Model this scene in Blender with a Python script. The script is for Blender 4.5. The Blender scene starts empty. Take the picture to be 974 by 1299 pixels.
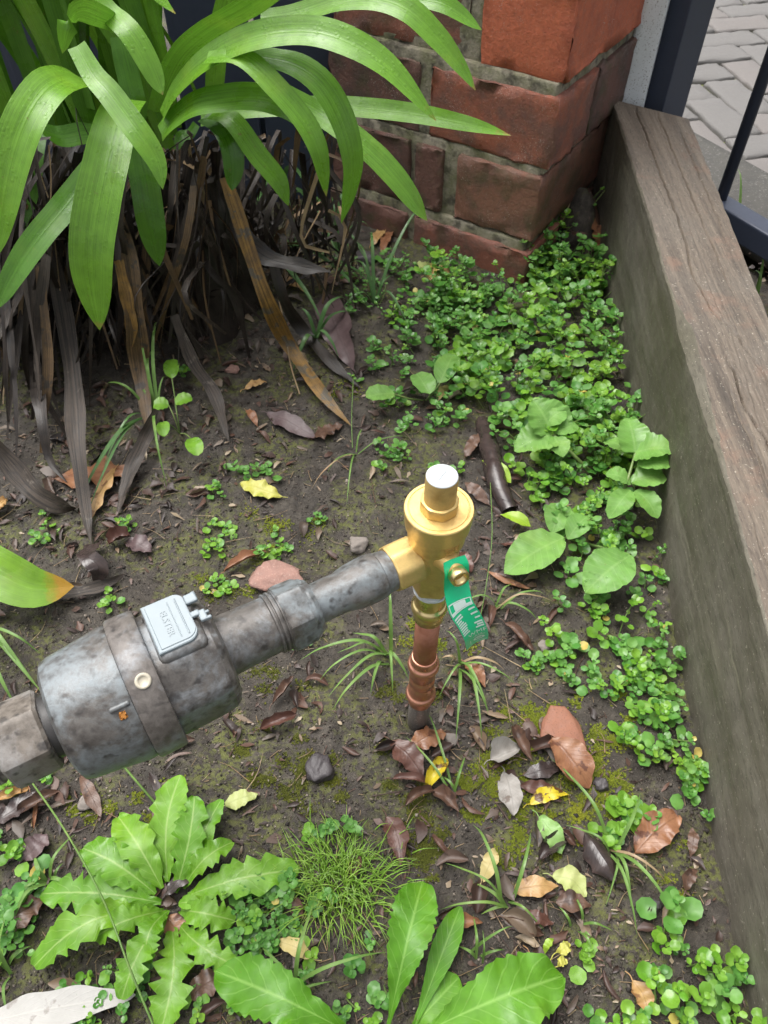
import bpy, math, random
import numpy as np
from math import sin, cos, tan, pi, radians, sqrt, atan2
from mathutils import Vector, Matrix

SC = bpy.context.scene
COL = SC.collection
RNG = np.random.default_rng(7)
random.seed(7)

# ------------------------------------------------------------------ camera
H, F, PITCH = 0.75, 976.0, radians(50)
IW, IH = 974.0, 1299.0
cam_d = bpy.data.cameras.new('camera')
cam = bpy.data.objects.new('camera', cam_d)
COL.objects.link(cam)
cam.location = (0, 0, H)
cam.rotation_euler = (pi / 2 - PITCH, 0, 0)
cam_d.sensor_fit = 'VERTICAL'
cam_d.lens = 6.86
cam_d.sensor_height = 6.86 * IH / F
cam_d.sensor_width = 6.86 * IW / F
cam_d.clip_start = 0.01
cam_d.clip_end = 500
cam_d.dof.use_dof = True
cam_d.dof.focus_distance = 0.62
cam_d.dof.aperture_fstop = 5.6
SC.camera = cam

# ------------------------------------------------------------------ sky, sun, exposure
W = bpy.data.worlds.new('World')
SC.world = W
W.use_nodes = True
wn = W.node_tree
wn.nodes.clear()
o_ = wn.nodes.new('ShaderNodeOutputWorld')
bg = wn.nodes.new('ShaderNodeBackground')
sky = wn.nodes.new('ShaderNodeTexSky')
sky.sky_type = 'NISHITA'
sky.sun_disc = False
SUN_EL, SUN_AZ = radians(70), radians(-50)      # azimuth clockwise from +Y
sky.sun_elevation = SUN_EL
sky.sun_rotation = SUN_AZ
sky.air_density = 1.0
sky.dust_density = 6.0
sky.ozone_density = 1.0
hs = wn.nodes.new('ShaderNodeHueSaturation')     # an overcast sky has little colour of its own
hs.inputs['Saturation'].default_value = 0.22
wn.links.new(sky.outputs[0], hs.inputs['Color'])
wn.links.new(hs.outputs[0], bg.inputs[0])
bg.inputs[1].default_value = 0.105
wn.links.new(bg.outputs[0], o_.inputs[0])
sun_d = bpy.data.lights.new('sun', 'SUN')
sun = bpy.data.objects.new('sun', sun_d)
COL.objects.link(sun)
sun_d.energy = 1.5
sun_d.angle = radians(55)
sun_d.color = (1.0, 0.975, 0.94)
sdir = Vector((sin(SUN_AZ) * cos(SUN_EL), cos(SUN_AZ) * cos(SUN_EL), sin(SUN_EL)))
sun.rotation_euler = sdir.to_track_quat('Z', 'Y').to_euler()
SC.view_settings.view_transform = 'Standard'
SC.view_settings.look = 'None'
SC.view_settings.exposure = 1.22
SC.view_settings.gamma = 1.0
SC.view_settings.use_curve_mapping = False
SC.render.engine = 'CYCLES'
SC.cycles.use_denoising = True
SC.cycles.max_bounces = 5
SC.cycles.use_adaptive_sampling = True
SC.cycles.adaptive_threshold = 0.02
SC.cycles.transparent_max_bounces = 6
SC.render.film_transparent = False

# ------------------------------------------------------------------ pixel <-> place helpers
FW = np.array([0, cos(PITCH), -sin(PITCH)])
UP = np.array([0, sin(PITCH), cos(PITCH)])
CAMP = np.array([0, 0, H])


def ray(x, y):
    return FW + np.array([(x - IW / 2) / F, 0, 0]) - UP * ((y - IH / 2) / F)


def atZ(x, y, z=0.0):
    d = ray(x, y)
    return CAMP + d * ((z - H) / d[2])


def atY(x, y, yy):
    d = ray(x, y)
    return CAMP + d * (yy / d[1])


# ------------------------------------------------------------------ noise and terrain
def smooth_noise(nx, ny, step, rng):
    gx, gy = int(nx / step) + 4, int(ny / step) + 4
    g = rng.standard_normal((gx, gy))
    xs = np.arange(nx) / step
    ys = np.arange(ny) / step
    xi, yi = xs.astype(int), ys.astype(int)
    fx, fy = xs - xi, ys - yi
    fx = fx * fx * (3 - 2 * fx)
    fy = fy * fy * (3 - 2 * fy)
    fx = fx[:, None]
    fy = fy[None, :]
    a = g[np.ix_(xi, yi)]
    b = g[np.ix_(xi + 1, yi)]
    c = g[np.ix_(xi, yi + 1)]
    d = g[np.ix_(xi + 1, yi + 1)]
    return (a * (1 - fx) + b * fx) * (1 - fy) + (c * (1 - fx) + d * fx) * fy


TX0, TX1, TY0, TY1, TR = -0.80, 0.64, -0.12, 1.56, 0.003
NX, NY = int((TX1 - TX0) / TR), int((TY1 - TY0) / TR)
HM = (0.0055 * smooth_noise(NX, NY, 60, RNG) + 0.0024 * smooth_noise(NX, NY, 22, RNG)
      + 0.0013 * smooth_noise(NX, NY, 8, RNG) + 0.0010 * smooth_noise(NX, NY, 3.4, RNG)
      + 0.0005 * smooth_noise(NX, NY, 1.7, RNG))
gxs = TX0 + np.arange(NX) * TR
gys = TY0 + np.arange(NY) * TR
GX, GY = np.meshgrid(gxs, gys, indexing='ij')
VX, VY = 0.0355, 0.349                                   # where the copper riser leaves the ground
rr = np.hypot(GX - VX, GY - VY)
HM -= 0.012 * np.exp(-(rr / 0.020) ** 2)
HM += 0.05 * np.exp(-(((GX + 0.42) / 0.22) ** 2 + ((GY - 1.02) / 0.16) ** 2))   # hump under the strap-leaf clump
HM += 0.095 * np.exp(-(((GX - 0.347) / 0.040) ** 2 + ((GY - 1.285) / 0.055) ** 2))   # leaves have heaped soil in the gap by the pier
HM -= 0.02 * np.clip((GX - 0.45) / 0.1, 0, 1)


def gz(x, y):
    i = min(max((x - TX0) / TR, 0), NX - 2)
    j = min(max((y - TY0) / TR, 0), NY - 2)
    a, b = int(i), int(j)
    u, v = i - a, j - b
    return float((HM[a, b] * (1 - u) + HM[a + 1, b] * u) * (1 - v) + (HM[a, b + 1] * (1 - u) + HM[a + 1, b + 1] * u) * v)


def G(x, y, dz=0.0):
    z = 0.0
    for _ in range(7):
        p = atZ(x, y, z + dz)
        z = 0.35 * z + 0.65 * gz(p[0], p[1])
    return atZ(x, y, z + dz)


def pxm(p):
    """metres for one photo pixel at point p"""
    return float(((np.asarray(p) - CAMP) @ FW) / F)


# ------------------------------------------------------------------ mesh collecting
class MB:
    def __init__(self):
        self.v, self.f, self.uv, self.n = [], {}, [], 0

    def add(self, V, Fc, UV=None, m=0):
        V = np.asarray(V, float).reshape(-1, 3)
        if UV is None:
            UV = np.zeros((len(V), 2))
        self.v.append(V)
        self.uv.append(np.asarray(UV, float))
        for fa in (Fc if isinstance(Fc, list) and isinstance(Fc[0], np.ndarray) else [Fc]):
            fa = np.asarray(fa, int)
            if len(fa):
                self.f.setdefault((fa.shape[1], m), []).append(fa + self.n)
        self.n += len(V)

    def mesh(self, name, smooth=True, origin=(0, 0, 0)):
        V = np.concatenate(self.v) - np.asarray(origin)
        UV = np.concatenate(self.uv)
        me = bpy.data.meshes.new(name)
        loops, starts, mats, s = [], [], [], 0
        for (k, m), fs in self.f.items():
            fa = np.concatenate(fs)
            loops.append(fa.ravel())
            starts.append(s + np.arange(len(fa)) * k)
            mats.append(np.full(len(fa), m))
            s += fa.size
        L = np.concatenate(loops)
        me.vertices.add(len(V))
        me.vertices.foreach_set('co', V.ravel())
        me.loops.add(len(L))
        me.loops.foreach_set('vertex_index', L.astype(np.int32))
        S = np.concatenate(starts)
        me.polygons.add(len(S))
        me.polygons.foreach_set('loop_start', S.astype(np.int32))
        me.polygons.foreach_set('material_index', np.concatenate(mats).astype(np.int32))
        me.update(calc_edges=True)
        ul = me.uv_layers.new(name='UVMap')
        ul.data.foreach_set('uv', UV[L].ravel())
        me.polygons.foreach_set('use_smooth', np.full(len(S), bool(smooth)))
        me.validate()
        return me


WT = {}                    # world position of each object's origin


def put(name, me, mats, parent=None, label=None, cat=None, group=None, kind=None, loc=(0, 0, 0)):
    o = bpy.data.objects.new(name, me)
    COL.objects.link(o)
    o.location = loc
    if mats is not None and me is not None and len(me.materials) == 0:
        for m in (mats if isinstance(mats, (list, tuple)) else [mats]):
            me.materials.append(m)
    if parent is not None:
        o.parent = parent
        o.matrix_parent_inverse = Matrix.Translation(-WT[parent.name])
        WT[o.name] = Vector(loc)
    else:
        WT[o.name] = Vector(loc)
    if label:
        o['label'] = label
    if cat:
        o['category'] = cat
    if group:
        o['group'] = group
    if kind:
        o['kind'] = kind
    return o


def root(name, loc, label, cat, group=None):
    return put(name, None, None, None, label, cat, group, None, tuple(float(c) for c in loc))


def part(name, mb, mat, parent, smooth=True, label=None, kind=None, crease=None):
    """mesh in world coordinates under a root Empty (or a part of it)"""
    me = mb.mesh(name, smooth)
    if crease:
        me.set_sharp_from_angle(angle=radians(crease))
    return put(name, me, mat, parent, label, None, None, kind)


def grid_faces(nu, nv, closed=False):
    f = []
    for i in range(nu - 1):
        for j in range(nv if closed else nv - 1):
            f.append((i * nv + j, i * nv + (j + 1) % nv, (i + 1) * nv + (j + 1) % nv, (i + 1) * nv + j))
    return np.array(f)


def nrm(v):
    v = np.asarray(v, float)
    return v / (np.linalg.norm(v, axis=-1, keepdims=True) + 1e-12)


def basis(d):
    d = nrm(d)
    a = np.array([0, 0, 1.0]) if abs(d[2]) < 0.9 else np.array([1.0, 0, 0])
    s = nrm(np.cross(a, d))
    return d, s, np.cross(d, s)


def lathe(mb, o, axis, prof, n=40, ngon=None, m=0, phase=0.0, cap=True):
    """prof: list of (s along the axis, radius[, ngon mix 0..1])"""
    d, s, t = basis(axis)
    o = np.asarray(o, float)
    th = np.arange(n) * 2 * pi / n + phase
    V, UV = [], []
    for k, pr in enumerate(prof):
        r = np.full(n, pr[1])
        if ngon and len(pr) > 2 and pr[2] > 0:
            a = (th - phase) % (2 * pi / ngon) - pi / ngon
            pg = pr[1] * cos(pi / ngon) / np.cos(a)
            pg = np.minimum(pg, pr[1] * 0.975)
            r = r * (1 - pr[2]) + pg * pr[2]
        V.append(o + d * pr[0] + np.outer(r * np.cos(th), s) + np.outer(r * np.sin(th), t))
        UV.append(np.stack([np.arange(n) / n, np.full(n, pr[0])], 1))
    V = np.concatenate(V)
    fs = [grid_faces(len(prof), n, True)]
    if cap:
        a, b = len(V), len(V) + 1
        V = np.concatenate([V, [o + d * prof[0][0], o + d * prof[-1][0]]])
        UV.append(np.zeros((2, 2)))
        L = (len(prof) - 1) * n
        fs.append(np.array([(a, (j + 1) % n, j) for j in range(n)] + [(b, L + j, L + (j + 1) % n) for j in range(n)]))
    mb.add(V, fs, np.concatenate(UV), m)


def spline(P, n):
    P = np.asarray(P, float)
    if len(P) == 2:
        t = np.linspace(0, 1, n)[:, None]
        return P[0] * (1 - t) + P[1] * t
    Q = np.vstack([2 * P[0] - P[1], P, 2 * P[-1] - P[-2]])
    out = []
    L = np.r_[0, np.cumsum(np.linalg.norm(np.diff(P[:, :3], axis=0), axis=1))]
    for s in np.linspace(0, L[-1], n):
        i = min(int(np.searchsorted(L, s, side='right')) - 1, len(P) - 2)
        u = (s - L[i]) / max(L[i + 1] - L[i], 1e-9)
        p0, p1, p2, p3 = Q[i], Q[i + 1], Q[i + 2], Q[i + 3]
        out.append(0.5 * ((2 * p1) + (-p0 + p2) * u + (2 * p0 - 5 * p1 + 4 * p2 - p3) * u * u + (-p0 + 3 * p1 - 3 * p2 + p3) * u ** 3))
    return np.array(out)


def tube(mb, P, r, n=6, ns=None, m=0, jit=0.0, rng=RNG):
    P = np.asarray(P, float)
    C = spline(P, ns or max(3, len(P) * 4))
    T = nrm(np.gradient(C, axis=0))
    R = np.interp(np.linspace(0, 1, len(C)), np.linspace(0, 1, len(np.atleast_1d(r))), np.atleast_1d(r)) if np.ndim(r) else np.full(len(C), r)
    V = []
    for c, t, q in zip(C, T, R):
        _, s, u = basis(t)
        a = np.arange(n) * 2 * pi / n
        rad = q * (1 + jit * rng.standard_normal(n))
        V.append(c + np.outer(rad * np.cos(a), s) + np.outer(rad * np.sin(a), u))
    k = len(V)
    V = np.concatenate(V)
    UV = np.stack([np.tile(np.arange(n) / n, k), np.repeat(np.linspace(0, 1, k), n)], 1)
    mb.add(V, grid_faces(k, n, True), UV, m)


def ribbon(mb, C, hw, side, nw=5, fold=0.0, cup=0.0, crinkle=0.0, m=0, twist=None, rng=RNG, thick=0.0):
    """C centre line (n,3), hw half widths (n, or (n,2) left/right), side: (3,) or (n,3) vector across the blade.
    fold > 0 lifts the margins (V), cup likewise but rounded."""
    C = np.asarray(C, float)
    n = len(C)
    T = nrm(np.gradient(C, axis=0))
    S = np.broadcast_to(np.asarray(side, float), (n, 3)).copy()
    S = nrm(S - T * np.sum(S * T, 1, keepdims=True))
    N = np.cross(S, T)
    N *= np.where(np.mean(N[:, 2]) < 0, -1, 1)
    if twist is not None:
        a = np.asarray(twist)[:, None]
        S, N = S * np.cos(a) + N * np.sin(a), N * np.cos(a) - S * np.sin(a)
    hw = np.asarray(hw, float)
    if hw.ndim == 1:
        hw = np.stack([hw, hw], 1)
    u = np.linspace(-1, 1, nw)
    wl = np.where(u[None, :] < 0, hw[:, :1], hw[:, 1:])
    X = u[None, :] * wl
    ph = rng.uniform(0, 6.28, 4)
    tt = np.linspace(0, 1, n)[:, None]
    Zo = (fold * np.abs(u)[None, :] + cup * (u ** 2)[None, :]) * hw.mean(1)[:, None]
    Zo = Zo + crinkle * hw.max() * (u[None, :] ** 2) * (np.sin(tt * 23 + ph[0] + 2 * np.sign(u)[None, :]) + 0.7 * np.sin(tt * 41 + ph[1] + 3 * u[None, :]))
    V = C[:, None, :] + X[..., None] * S[:, None, :] + Zo[..., None] * N[:, None, :]
    UV = np.stack([np.broadcast_to((u[None, :] + 1) / 2, (n, nw)), np.broadcast_to(tt, (n, nw))], -1)
    mb.add(V.reshape(-1, 3), grid_faces(n, nw), UV.reshape(-1, 2), m)
    return N


def rbox(mb, c, ax, dims, r=0.004, n=4, jit=0.0, rng=RNG, m=0, chips=None):
    """rounded box: c centre, ax 3 unit axes, dims full lengths"""
    d = np.asarray(dims) / 2
    ax = np.asarray(ax, float)
    c = np.asarray(c, float)
    key, V, Fc = {}, [], []
    ns = [max(2, min(14, int(n * q / d.min()))) for q in d]

    def idx(p):
        k = tuple(np.round(p, 6))
        if k not in key:
            key[k] = len(V)
            V.append(p)
        return key[k]

    def lin(nn, dd):
        if r > 0:
            return np.unique(np.r_[-dd, -dd + r, np.linspace(-dd + r, dd - r, nn + 1), dd - r, dd])
        return np.linspace(-dd, dd, nn + 1)
    for a in range(3):
        b_, e_ = (a + 1) % 3, (a + 2) % 3
        Bv, Ev = lin(ns[b_], d[b_]), lin(ns[e_], d[e_])
        for sgn in (-1, 1):
            for i in range(len(Bv) - 1):
                for j in range(len(Ev) - 1):
                    q = []
                    for (x, y) in ((Bv[i], Ev[j]), (Bv[i + 1], Ev[j]), (Bv[i + 1], Ev[j + 1]), (Bv[i], Ev[j + 1])):
                        p = np.zeros(3)
                        p[a], p[b_], p[e_] = sgn * d[a], x, y
                        q.append(idx(p))
                    Fc.append(q if sgn > 0 else q[::-1])
    P = np.array(V)
    if r > 0:
        inner = np.clip(P, -(d - r), d - r)
        P = inner + nrm(P - inner) * np.minimum(np.linalg.norm(P - inner, axis=1, keepdims=True), r)
    if jit:
        ed = (np.abs(P) > d - r * 1.5).sum(1)
        P = P + rng.standard_normal(P.shape) * jit * (0.12 + 0.88 * (ed >= 2))[:, None]
    W_ = c + P @ ax
    mb.add(W_, np.array(Fc), np.stack([P[:, 0], P[:, 2]], 1), m)


# ------------------------------------------------------------------ materials
class N:
    def __init__(self, name):
        self.m = bpy.data.materials.new(name)
        self.m.use_nodes = True
        self.t = self.m.node_tree
        self.t.nodes.clear()
        self.out = self.t.nodes.new('ShaderNodeOutputMaterial')
        self.b = self.t.nodes.new('ShaderNodeBsdfPrincipled')
        self.t.links.new(self.b.outputs[0], self.out.inputs[0])
        self.tc = self.t.nodes.new('ShaderNodeTexCoord')

    def n(self, typ, **kw):
        x = self.t.nodes.new(typ)
        for k, v in kw.items():
            setattr(x, k, v)
        return x

    def l(self, a, b):
        self.t.links.new(a, b)

    def val(self, s, v):
        self.b.inputs[s].default_value = v

    def coord(self, kind='Object', scale=(1, 1, 1), rand=False):
        mp = self.n('ShaderNodeMapping')
        mp.inputs['Scale'].default_value = scale
        self.l(self.tc.outputs[kind], mp.inputs[0])
        if rand:
            oi = self.n('ShaderNodeObjectInfo')
            mu = self.n('ShaderNodeMath', operation='MULTIPLY')
            mu.inputs[1].default_value = 37.0
            self.l(oi.outputs['Random'], mu.inputs[0])
            cx = self.n('ShaderNodeCombineXYZ')
            for i in range(3):
                self.l(mu.outputs[0], cx.inputs[i])
            self.l(cx.outputs[0], mp.inputs['Location'])
        return mp.outputs[0]

    def noise(self, co, scale, detail=4, rough=0.6, dist=0.0):
        x = self.n('ShaderNodeTexNoise')
        x.inputs['Scale'].default_value = scale
        x.inputs['Detail'].default_value = detail
        x.inputs['Roughness'].default_value = rough
        x.inputs['Distortion'].default_value = dist
        self.l(co, x.inputs['Vector'])
        return x.outputs['Fac']

    def vor(self, co, scale, feature='F1'):
        x = self.n('ShaderNodeTexVoronoi', feature=feature)
        x.inputs['Scale'].default_value = scale
        self.l(co, x.inputs['Vector'])
        return x.outputs['Distance']

    def ramp(self, fac, stops):
        x = self.n('ShaderNodeValToRGB')
        e = x.color_ramp.elements
        while len(e) > 1:
            e.remove(e[-1])
        for i, (p, c) in enumerate(stops):
            if np.ndim(c) == 0:
                c = (c, c, c)
            el = e[0] if i == 0 else e.new(p)
            el.position = p
            el.color = (*c, 1)
        self.l(fac, x.inputs[0])
        return x.outputs[0]

    def mix(self, fac, a, b, mode='MIX'):
        x = self.n('ShaderNodeMix', data_type='RGBA', blend_type=mode)
        for s, v in ((x.inputs[0], fac), (x.inputs[6], a), (x.inputs[7], b)):
            if hasattr(v, 'is_linked'):
                self.l(v, s)
            elif s.type == 'VALUE':
                s.default_value = v
            else:
                s.default_value = (v, v, v, 1) if np.ndim(v) == 0 else (*v, 1)
        return x.outputs[2]

    def math(self, op, a, b=0.0, clamp=False):
        x = self.n('ShaderNodeMath', operation=op, use_clamp=clamp)
        for s, v in ((x.inputs[0], a), (x.inputs[1], b)):
            if hasattr(v, 'is_linked'):
                self.l(v, s)
            else:
                s.default_value = v
        return x.outputs[0]

    def bump(self, h, strength=0.5, dist=0.001, prev=None):
        x = self.n('ShaderNodeBump')
        x.inputs['Strength'].default_value = strength
        x.inputs['Distance'].default_value = dist
        self.l(h, x.inputs['Height'])
        if prev is not None:
            self.l(prev, x.inputs['Normal'])
        self.l(x.outputs[0], self.b.inputs['Normal'])
        return x.outputs[0]

    def color(self, c):
        if hasattr(c, 'is_linked'):
            self.l(c, self.b.inputs['Base Color'])
        else:
            self.b.inputs['Base Color'].default_value = (*c, 1)

    def rough(self, r):
        if hasattr(r, 'is_linked'):
            self.l(r, self.b.inputs['Roughness'])
        else:
            self.b.inputs['Roughness'].default_value = r

    def translucent(self, col, amt=0.25):
        tr = self.n('ShaderNodeBsdfTranslucent')
        if hasattr(col, 'is_linked'):
            self.l(col, tr.inputs[0])
        else:
            tr.inputs[0].default_value = (*col, 1)
        mx = self.n('ShaderNodeMixShader')
        mx.inputs[0].default_value = amt
        self.l(self.b.outputs[0], mx.inputs[1])
        self.l(tr.outputs[0], mx.inputs[2])
        self.l(mx.outputs[0], self.out.inputs[0])

    def island(self):
        return self.n('ShaderNodeNewGeometry').outputs['Random Per Island']

    def objrand(self):
        return self.n('ShaderNodeObjectInfo').outputs['Random']


def greenleaf(name, c0, c1, rough=0.35, vein=0.25, veincol=None, streak=0.0, trans=0.22, island=True, wet=0.0, tip=None, spots=None, side_veins=0.0, spec=0.5):
    k = N(name)
    rnd = k.island() if island else k.objrand()
    base = k.mix(rnd, c0, c1)
    co = k.coord('Object', rand=not island)
    nz = k.noise(co, 55, 3)
    base = k.mix(k.ramp(nz, [(0.35, 0.0), (0.7, 0.55)]), base, tuple(c * 0.55 for c in c0))
    uv = k.coord('UV')
    sep = k.n('ShaderNodeSeparateXYZ')
    k.l(uv, sep.inputs[0])
    du = k.math('ABSOLUTE', k.math('SUBTRACT', sep.outputs[0], 0.5))
    hgt = None
    if streak:
        st = k.noise(k.coord('UV', (46, 1.3, 1)), 1.0, 2)
        base = k.mix(k.math('MULTIPLY', k.ramp(st, [(0.35, 0), (0.65, 1)]), streak), base, tuple(min(1, c * 1.7) for c in c1))
        hgt = st
    if side_veins:
        w = k.math('SINE', k.math('MULTIPLY', k.math('SUBTRACT', sep.outputs[1], k.math('MULTIPLY', du, 0.35)), 62.0))
        w = k.ramp(w, [(0.86, 0), (1.0, 1)])
        base = k.mix(k.math('MULTIPLY', w, side_veins), base, veincol or tuple(min(1, c * 1.8) for c in c1))
        hgt = w
    if vein:
        vv = k.ramp(du, [(0.0, 1.0), (0.045, 0.0)])
        base = k.mix(k.math('MULTIPLY', vv, vein), base, veincol or tuple(min(1, c * 2.0) for c in c1))
        hgt = vv if hgt is None else k.math('ADD', hgt, vv)
    if tip:
        tm = k.math('ADD', sep.outputs[1], k.math('MULTIPLY', k.math('SUBTRACT', k.noise(co, 90, 2), 0.5), 0.12))
        base = k.mix((k.ramp(tm, [(0.86, 0), (0.93, 1)]) if 'yellow' in name else k.math('MULTIPLY', k.ramp(tm, [(0.965, 0), (1.0, 1)]), k.ramp(k.objrand(), [(0.35, 0.15), (0.6, 1)]))), base, tip)
    bl = k.math('MULTIPLY', k.ramp(k.noise(co, 130, 3, 0.7), [(0.66, 0), (0.72, 0.8)]), k.ramp(k.noise(co, 21, 2), [(0.45, 0), (0.6, 1)]))
    base = k.mix(bl, base, (0.16, 0.13, 0.035))
    base = k.mix(k.ramp(k.noise(co, 18, 3), [(0.55, 0), (0.75, 0.35)]), base, tuple(min(1, c * f) for c, f in zip(c1, (1.7, 1.25, 1.2))))
    if spots:
        sp = k.ramp(k.noise(co, 38, 3), [(0.60, 0), (0.68, 1)])
        base = k.mix(sp, base, spots)
    k.color(base)
    k.rough(k.ramp(k.noise(co, 26, 4, 0.65), [(0.38, rough * 0.6), (0.62, rough * 1.7)]))
    k.val('Specular IOR Level', spec)
    b = k.bump(k.noise(co, 240, 2), 0.18, 0.0006)
    if hgt is not None:
        b = k.bump(hgt, 0.25, 0.0006, b)
    if wet:
        dr = k.ramp(k.vor(co, 160), [(0.0, 1), (0.22, 0.7), (0.3, 0)])
        msk = k.ramp(k.noise(co, 30, 2), [(0.5, 0), (0.6, 1)])
        b = k.bump(k.math('MULTIPLY', dr, msk), wet, 0.0015, b)
    if trans:
        k.translucent(base, trans)
    return k.m


def dryleaf(name, c0, c1, spot=None, amt=0.5, rough=0.45, vein=0.3, veincol=None, trans=0.1, edge=None, fibre=0.0):
    k = N(name)
    co = k.coord('Object', rand=True)
    nz = k.noise(co, 70, 5, 0.65)
    base = k.mix(k.ramp(nz, [(0.3, 0), (0.7, 1)]), c0, c1)
    uv = k.coord('UV')
    sep = k.n('ShaderNodeSeparateXYZ')
    k.l(uv, sep.inputs[0])
    du = k.math('ABSOLUTE', k.math('SUBTRACT', sep.outputs[0], 0.5))
    if spot:
        sp = k.ramp(k.noise(co, 48, 4), [(amt, 0), (amt + 0.05, 1)])
        base = k.mix(sp, base, spot)
    if fibre:
        fb_ = k.noise(k.coord('UV', (16, 2.5, 1), True), 1.0, 5, 0.75)
        base = k.mix(k.math('MULTIPLY', k.ramp(fb_, [(0.42, 1), (0.52, 0)]), fibre), base, tuple(c * 0.22 for c in c0))
        base = k.mix(k.math('MULTIPLY', k.ramp(fb_, [(0.58, 0), (0.68, 1)]), fibre * 0.6), base, tuple(min(1, c * 1.7) for c in c1))
    if edge:
        base = k.mix(k.ramp(k.math('ADD', du, k.math('MULTIPLY', k.noise(co, 60, 2), 0.2)), [(0.42, 0), (0.5, 1)]), base, edge)
    w = k.math('SINE', k.math('MULTIPLY', k.math('SUBTRACT', sep.outputs[1], k.math('MULTIPLY', du, 0.5)), 70.0))
    w = k.ramp(w, [(0.8, 0), (1.0, 1)])
    vv = k.math('MAXIMUM', k.ramp(du, [(0.0, 1.0), (0.05, 0.0)]), k.math('MULTIPLY', w, 0.45))
    base = k.mix(k.math('MULTIPLY', vv, vein), base, veincol or tuple(c * 0.5 for c in c0))
    k.color(base)
    k.rough(k.mix(nz, rough * 0.6, rough * 1.5))
    b = k.bump(vv, 0.3, 0.0008)
    k.bump(nz, 0.35, 0.0012, b)
    if trans:
        k.translucent(base, trans)
    return k.m


def m_soil():
    k = N('damp_soil')
    co = k.coord('Object')
    n1 = k.noise(co, 7, 5, 0.6)
    n2 = k.noise(co, 60, 6, 0.7)
    n3 = k.noise(co, 420, 4, 0.7)
    c = k.ramp(n2, [(0.30, (0.013, 0.011, 0.009)), (0.5, (0.048, 0.041, 0.033)), (0.68, (0.105, 0.092, 0.076))])
    c = k.mix(k.ramp(n1, [(0.35, 0), (0.65, 0.6)]), c, (0.032, 0.025, 0.019))
    c = k.mix(k.ramp(n3, [(0.62, 0), (0.72, 0.8)]), c, (0.19, 0.155, 0.115))
    c = k.mix(k.ramp(n3, [(0.28, 0.8), (0.36, 0)]), c, (0.014, 0.011, 0.009))  # crevice shade put into the colour at low spots of the bump noise
    mo = k.math('MULTIPLY', k.ramp(k.noise(co, 11, 5, 0.7, 0.4), [(0.47, 0), (0.58, 1)]), k.ramp(k.noise(co, 150, 4, 0.7), [(0.44, 0), (0.56, 1)]))
    c = k.mix(k.math('MULTIPLY', mo, 0.6), c, (0.120, 0.135, 0.024))
    k.color(c)
    k.rough(k.ramp(n2, [(0.3, 0.45), (0.7, 0.85)]))
    k.val('Specular IOR Level', 0.35)
    b = k.bump(n2, 0.7, 0.004)
    k.bump(n3, 0.9, 0.0016, b)
    return k.m


def m_patina(name='grey_patina', dark=(0.060, 0.052, 0.046), mid=(0.118, 0.108, 0.098), pale=(0.185, 0.210, 0.222), amt=0.47):
    k = N(name)
    co = k.coord('Object')
    n1 = k.noise(co, 30, 6, 0.68, 0.4)
    n2 = k.noise(co, 130, 6, 0.7)
    c = k.mix(k.ramp(n2, [(0.36, 0), (0.62, 1)]), dark, mid)
    c = k.mix(k.math('MULTIPLY', k.ramp(n1, [(amt - 0.06, 0), (amt + 0.1, 1)]), k.ramp(n2, [(0.3, 0.35), (0.6, 1)])), c, pale)
    sp = k.ramp(k.noise(co, 150, 2, 0.4), [(0.57, 0), (0.72, 1)])
    c = k.mix(k.math('MULTIPLY', sp, k.math('MULTIPLY', k.ramp(k.noise(co, 19, 2), [(0.30, 0.3), (0.50, 1)]), 0.9)), c, (0.036, 0.032, 0.030))
    c = k.mix(k.ramp(k.noise(co, 15, 3), [(0.66, 0), (0.80, 0.5)]), c, (0.19, 0.13, 0.09))
    k.color(c)
    k.val('Metallic', 0.12)
    k.rough(k.ramp(n2, [(0.3, 0.30), (0.7, 0.58)]))
    b = k.bump(n2, 0.45, 0.0009)
    k.bump(sp, 0.12, 0.0006, b)
    return k.m


def m_metal(name, c, rough=0.25, grain=0.2, stain=None, metallic=1.0, scale=220, samt=0.58):
    k = N(name)
    co = k.coord('Object')
    nz = k.noise(co, scale, 4, 0.7)
    col = k.mix(nz, tuple(q * 0.82 for q in c), tuple(min(1, q * 1.12) for q in c))
    if stain:
        col = k.mix(k.ramp(k.noise(co, 45, 4), [(samt, 0), (samt + 0.15, 0.8)]), col, stain)
    k.color(col)
    k.val('Metallic', metallic)
    k.rough(k.ramp(k.noise(co, 70, 3), [(0.3, rough * 0.75), (0.7, rough * 1.4)]))
    k.bump(nz, grain, 0.0004)
    return k.m


def m_plain(name, c, rough=0.5, scale=60, var=0.25, bump=0.2, dist=0.001, speck=None):
    k = N(name)
    co = k.coord('Object', rand=True)
    nz = k.noise(co, scale, 5, 0.65)
    col = k.mix(nz, tuple(q * (1 - var) for q in c), tuple(min(1, q * (1 + var)) for q in c))
    if speck:
        col = k.mix(k.ramp(k.noise(co, scale * 6, 2), [(0.6, 0), (0.66, 1)]), col, speck)
    k.color(col)
    k.rough(k.ramp(nz, [(0.3, rough * 0.8), (0.7, min(1, rough * 1.25))]))
    k.bump(nz, bump, dist)
    return k.m


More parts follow.
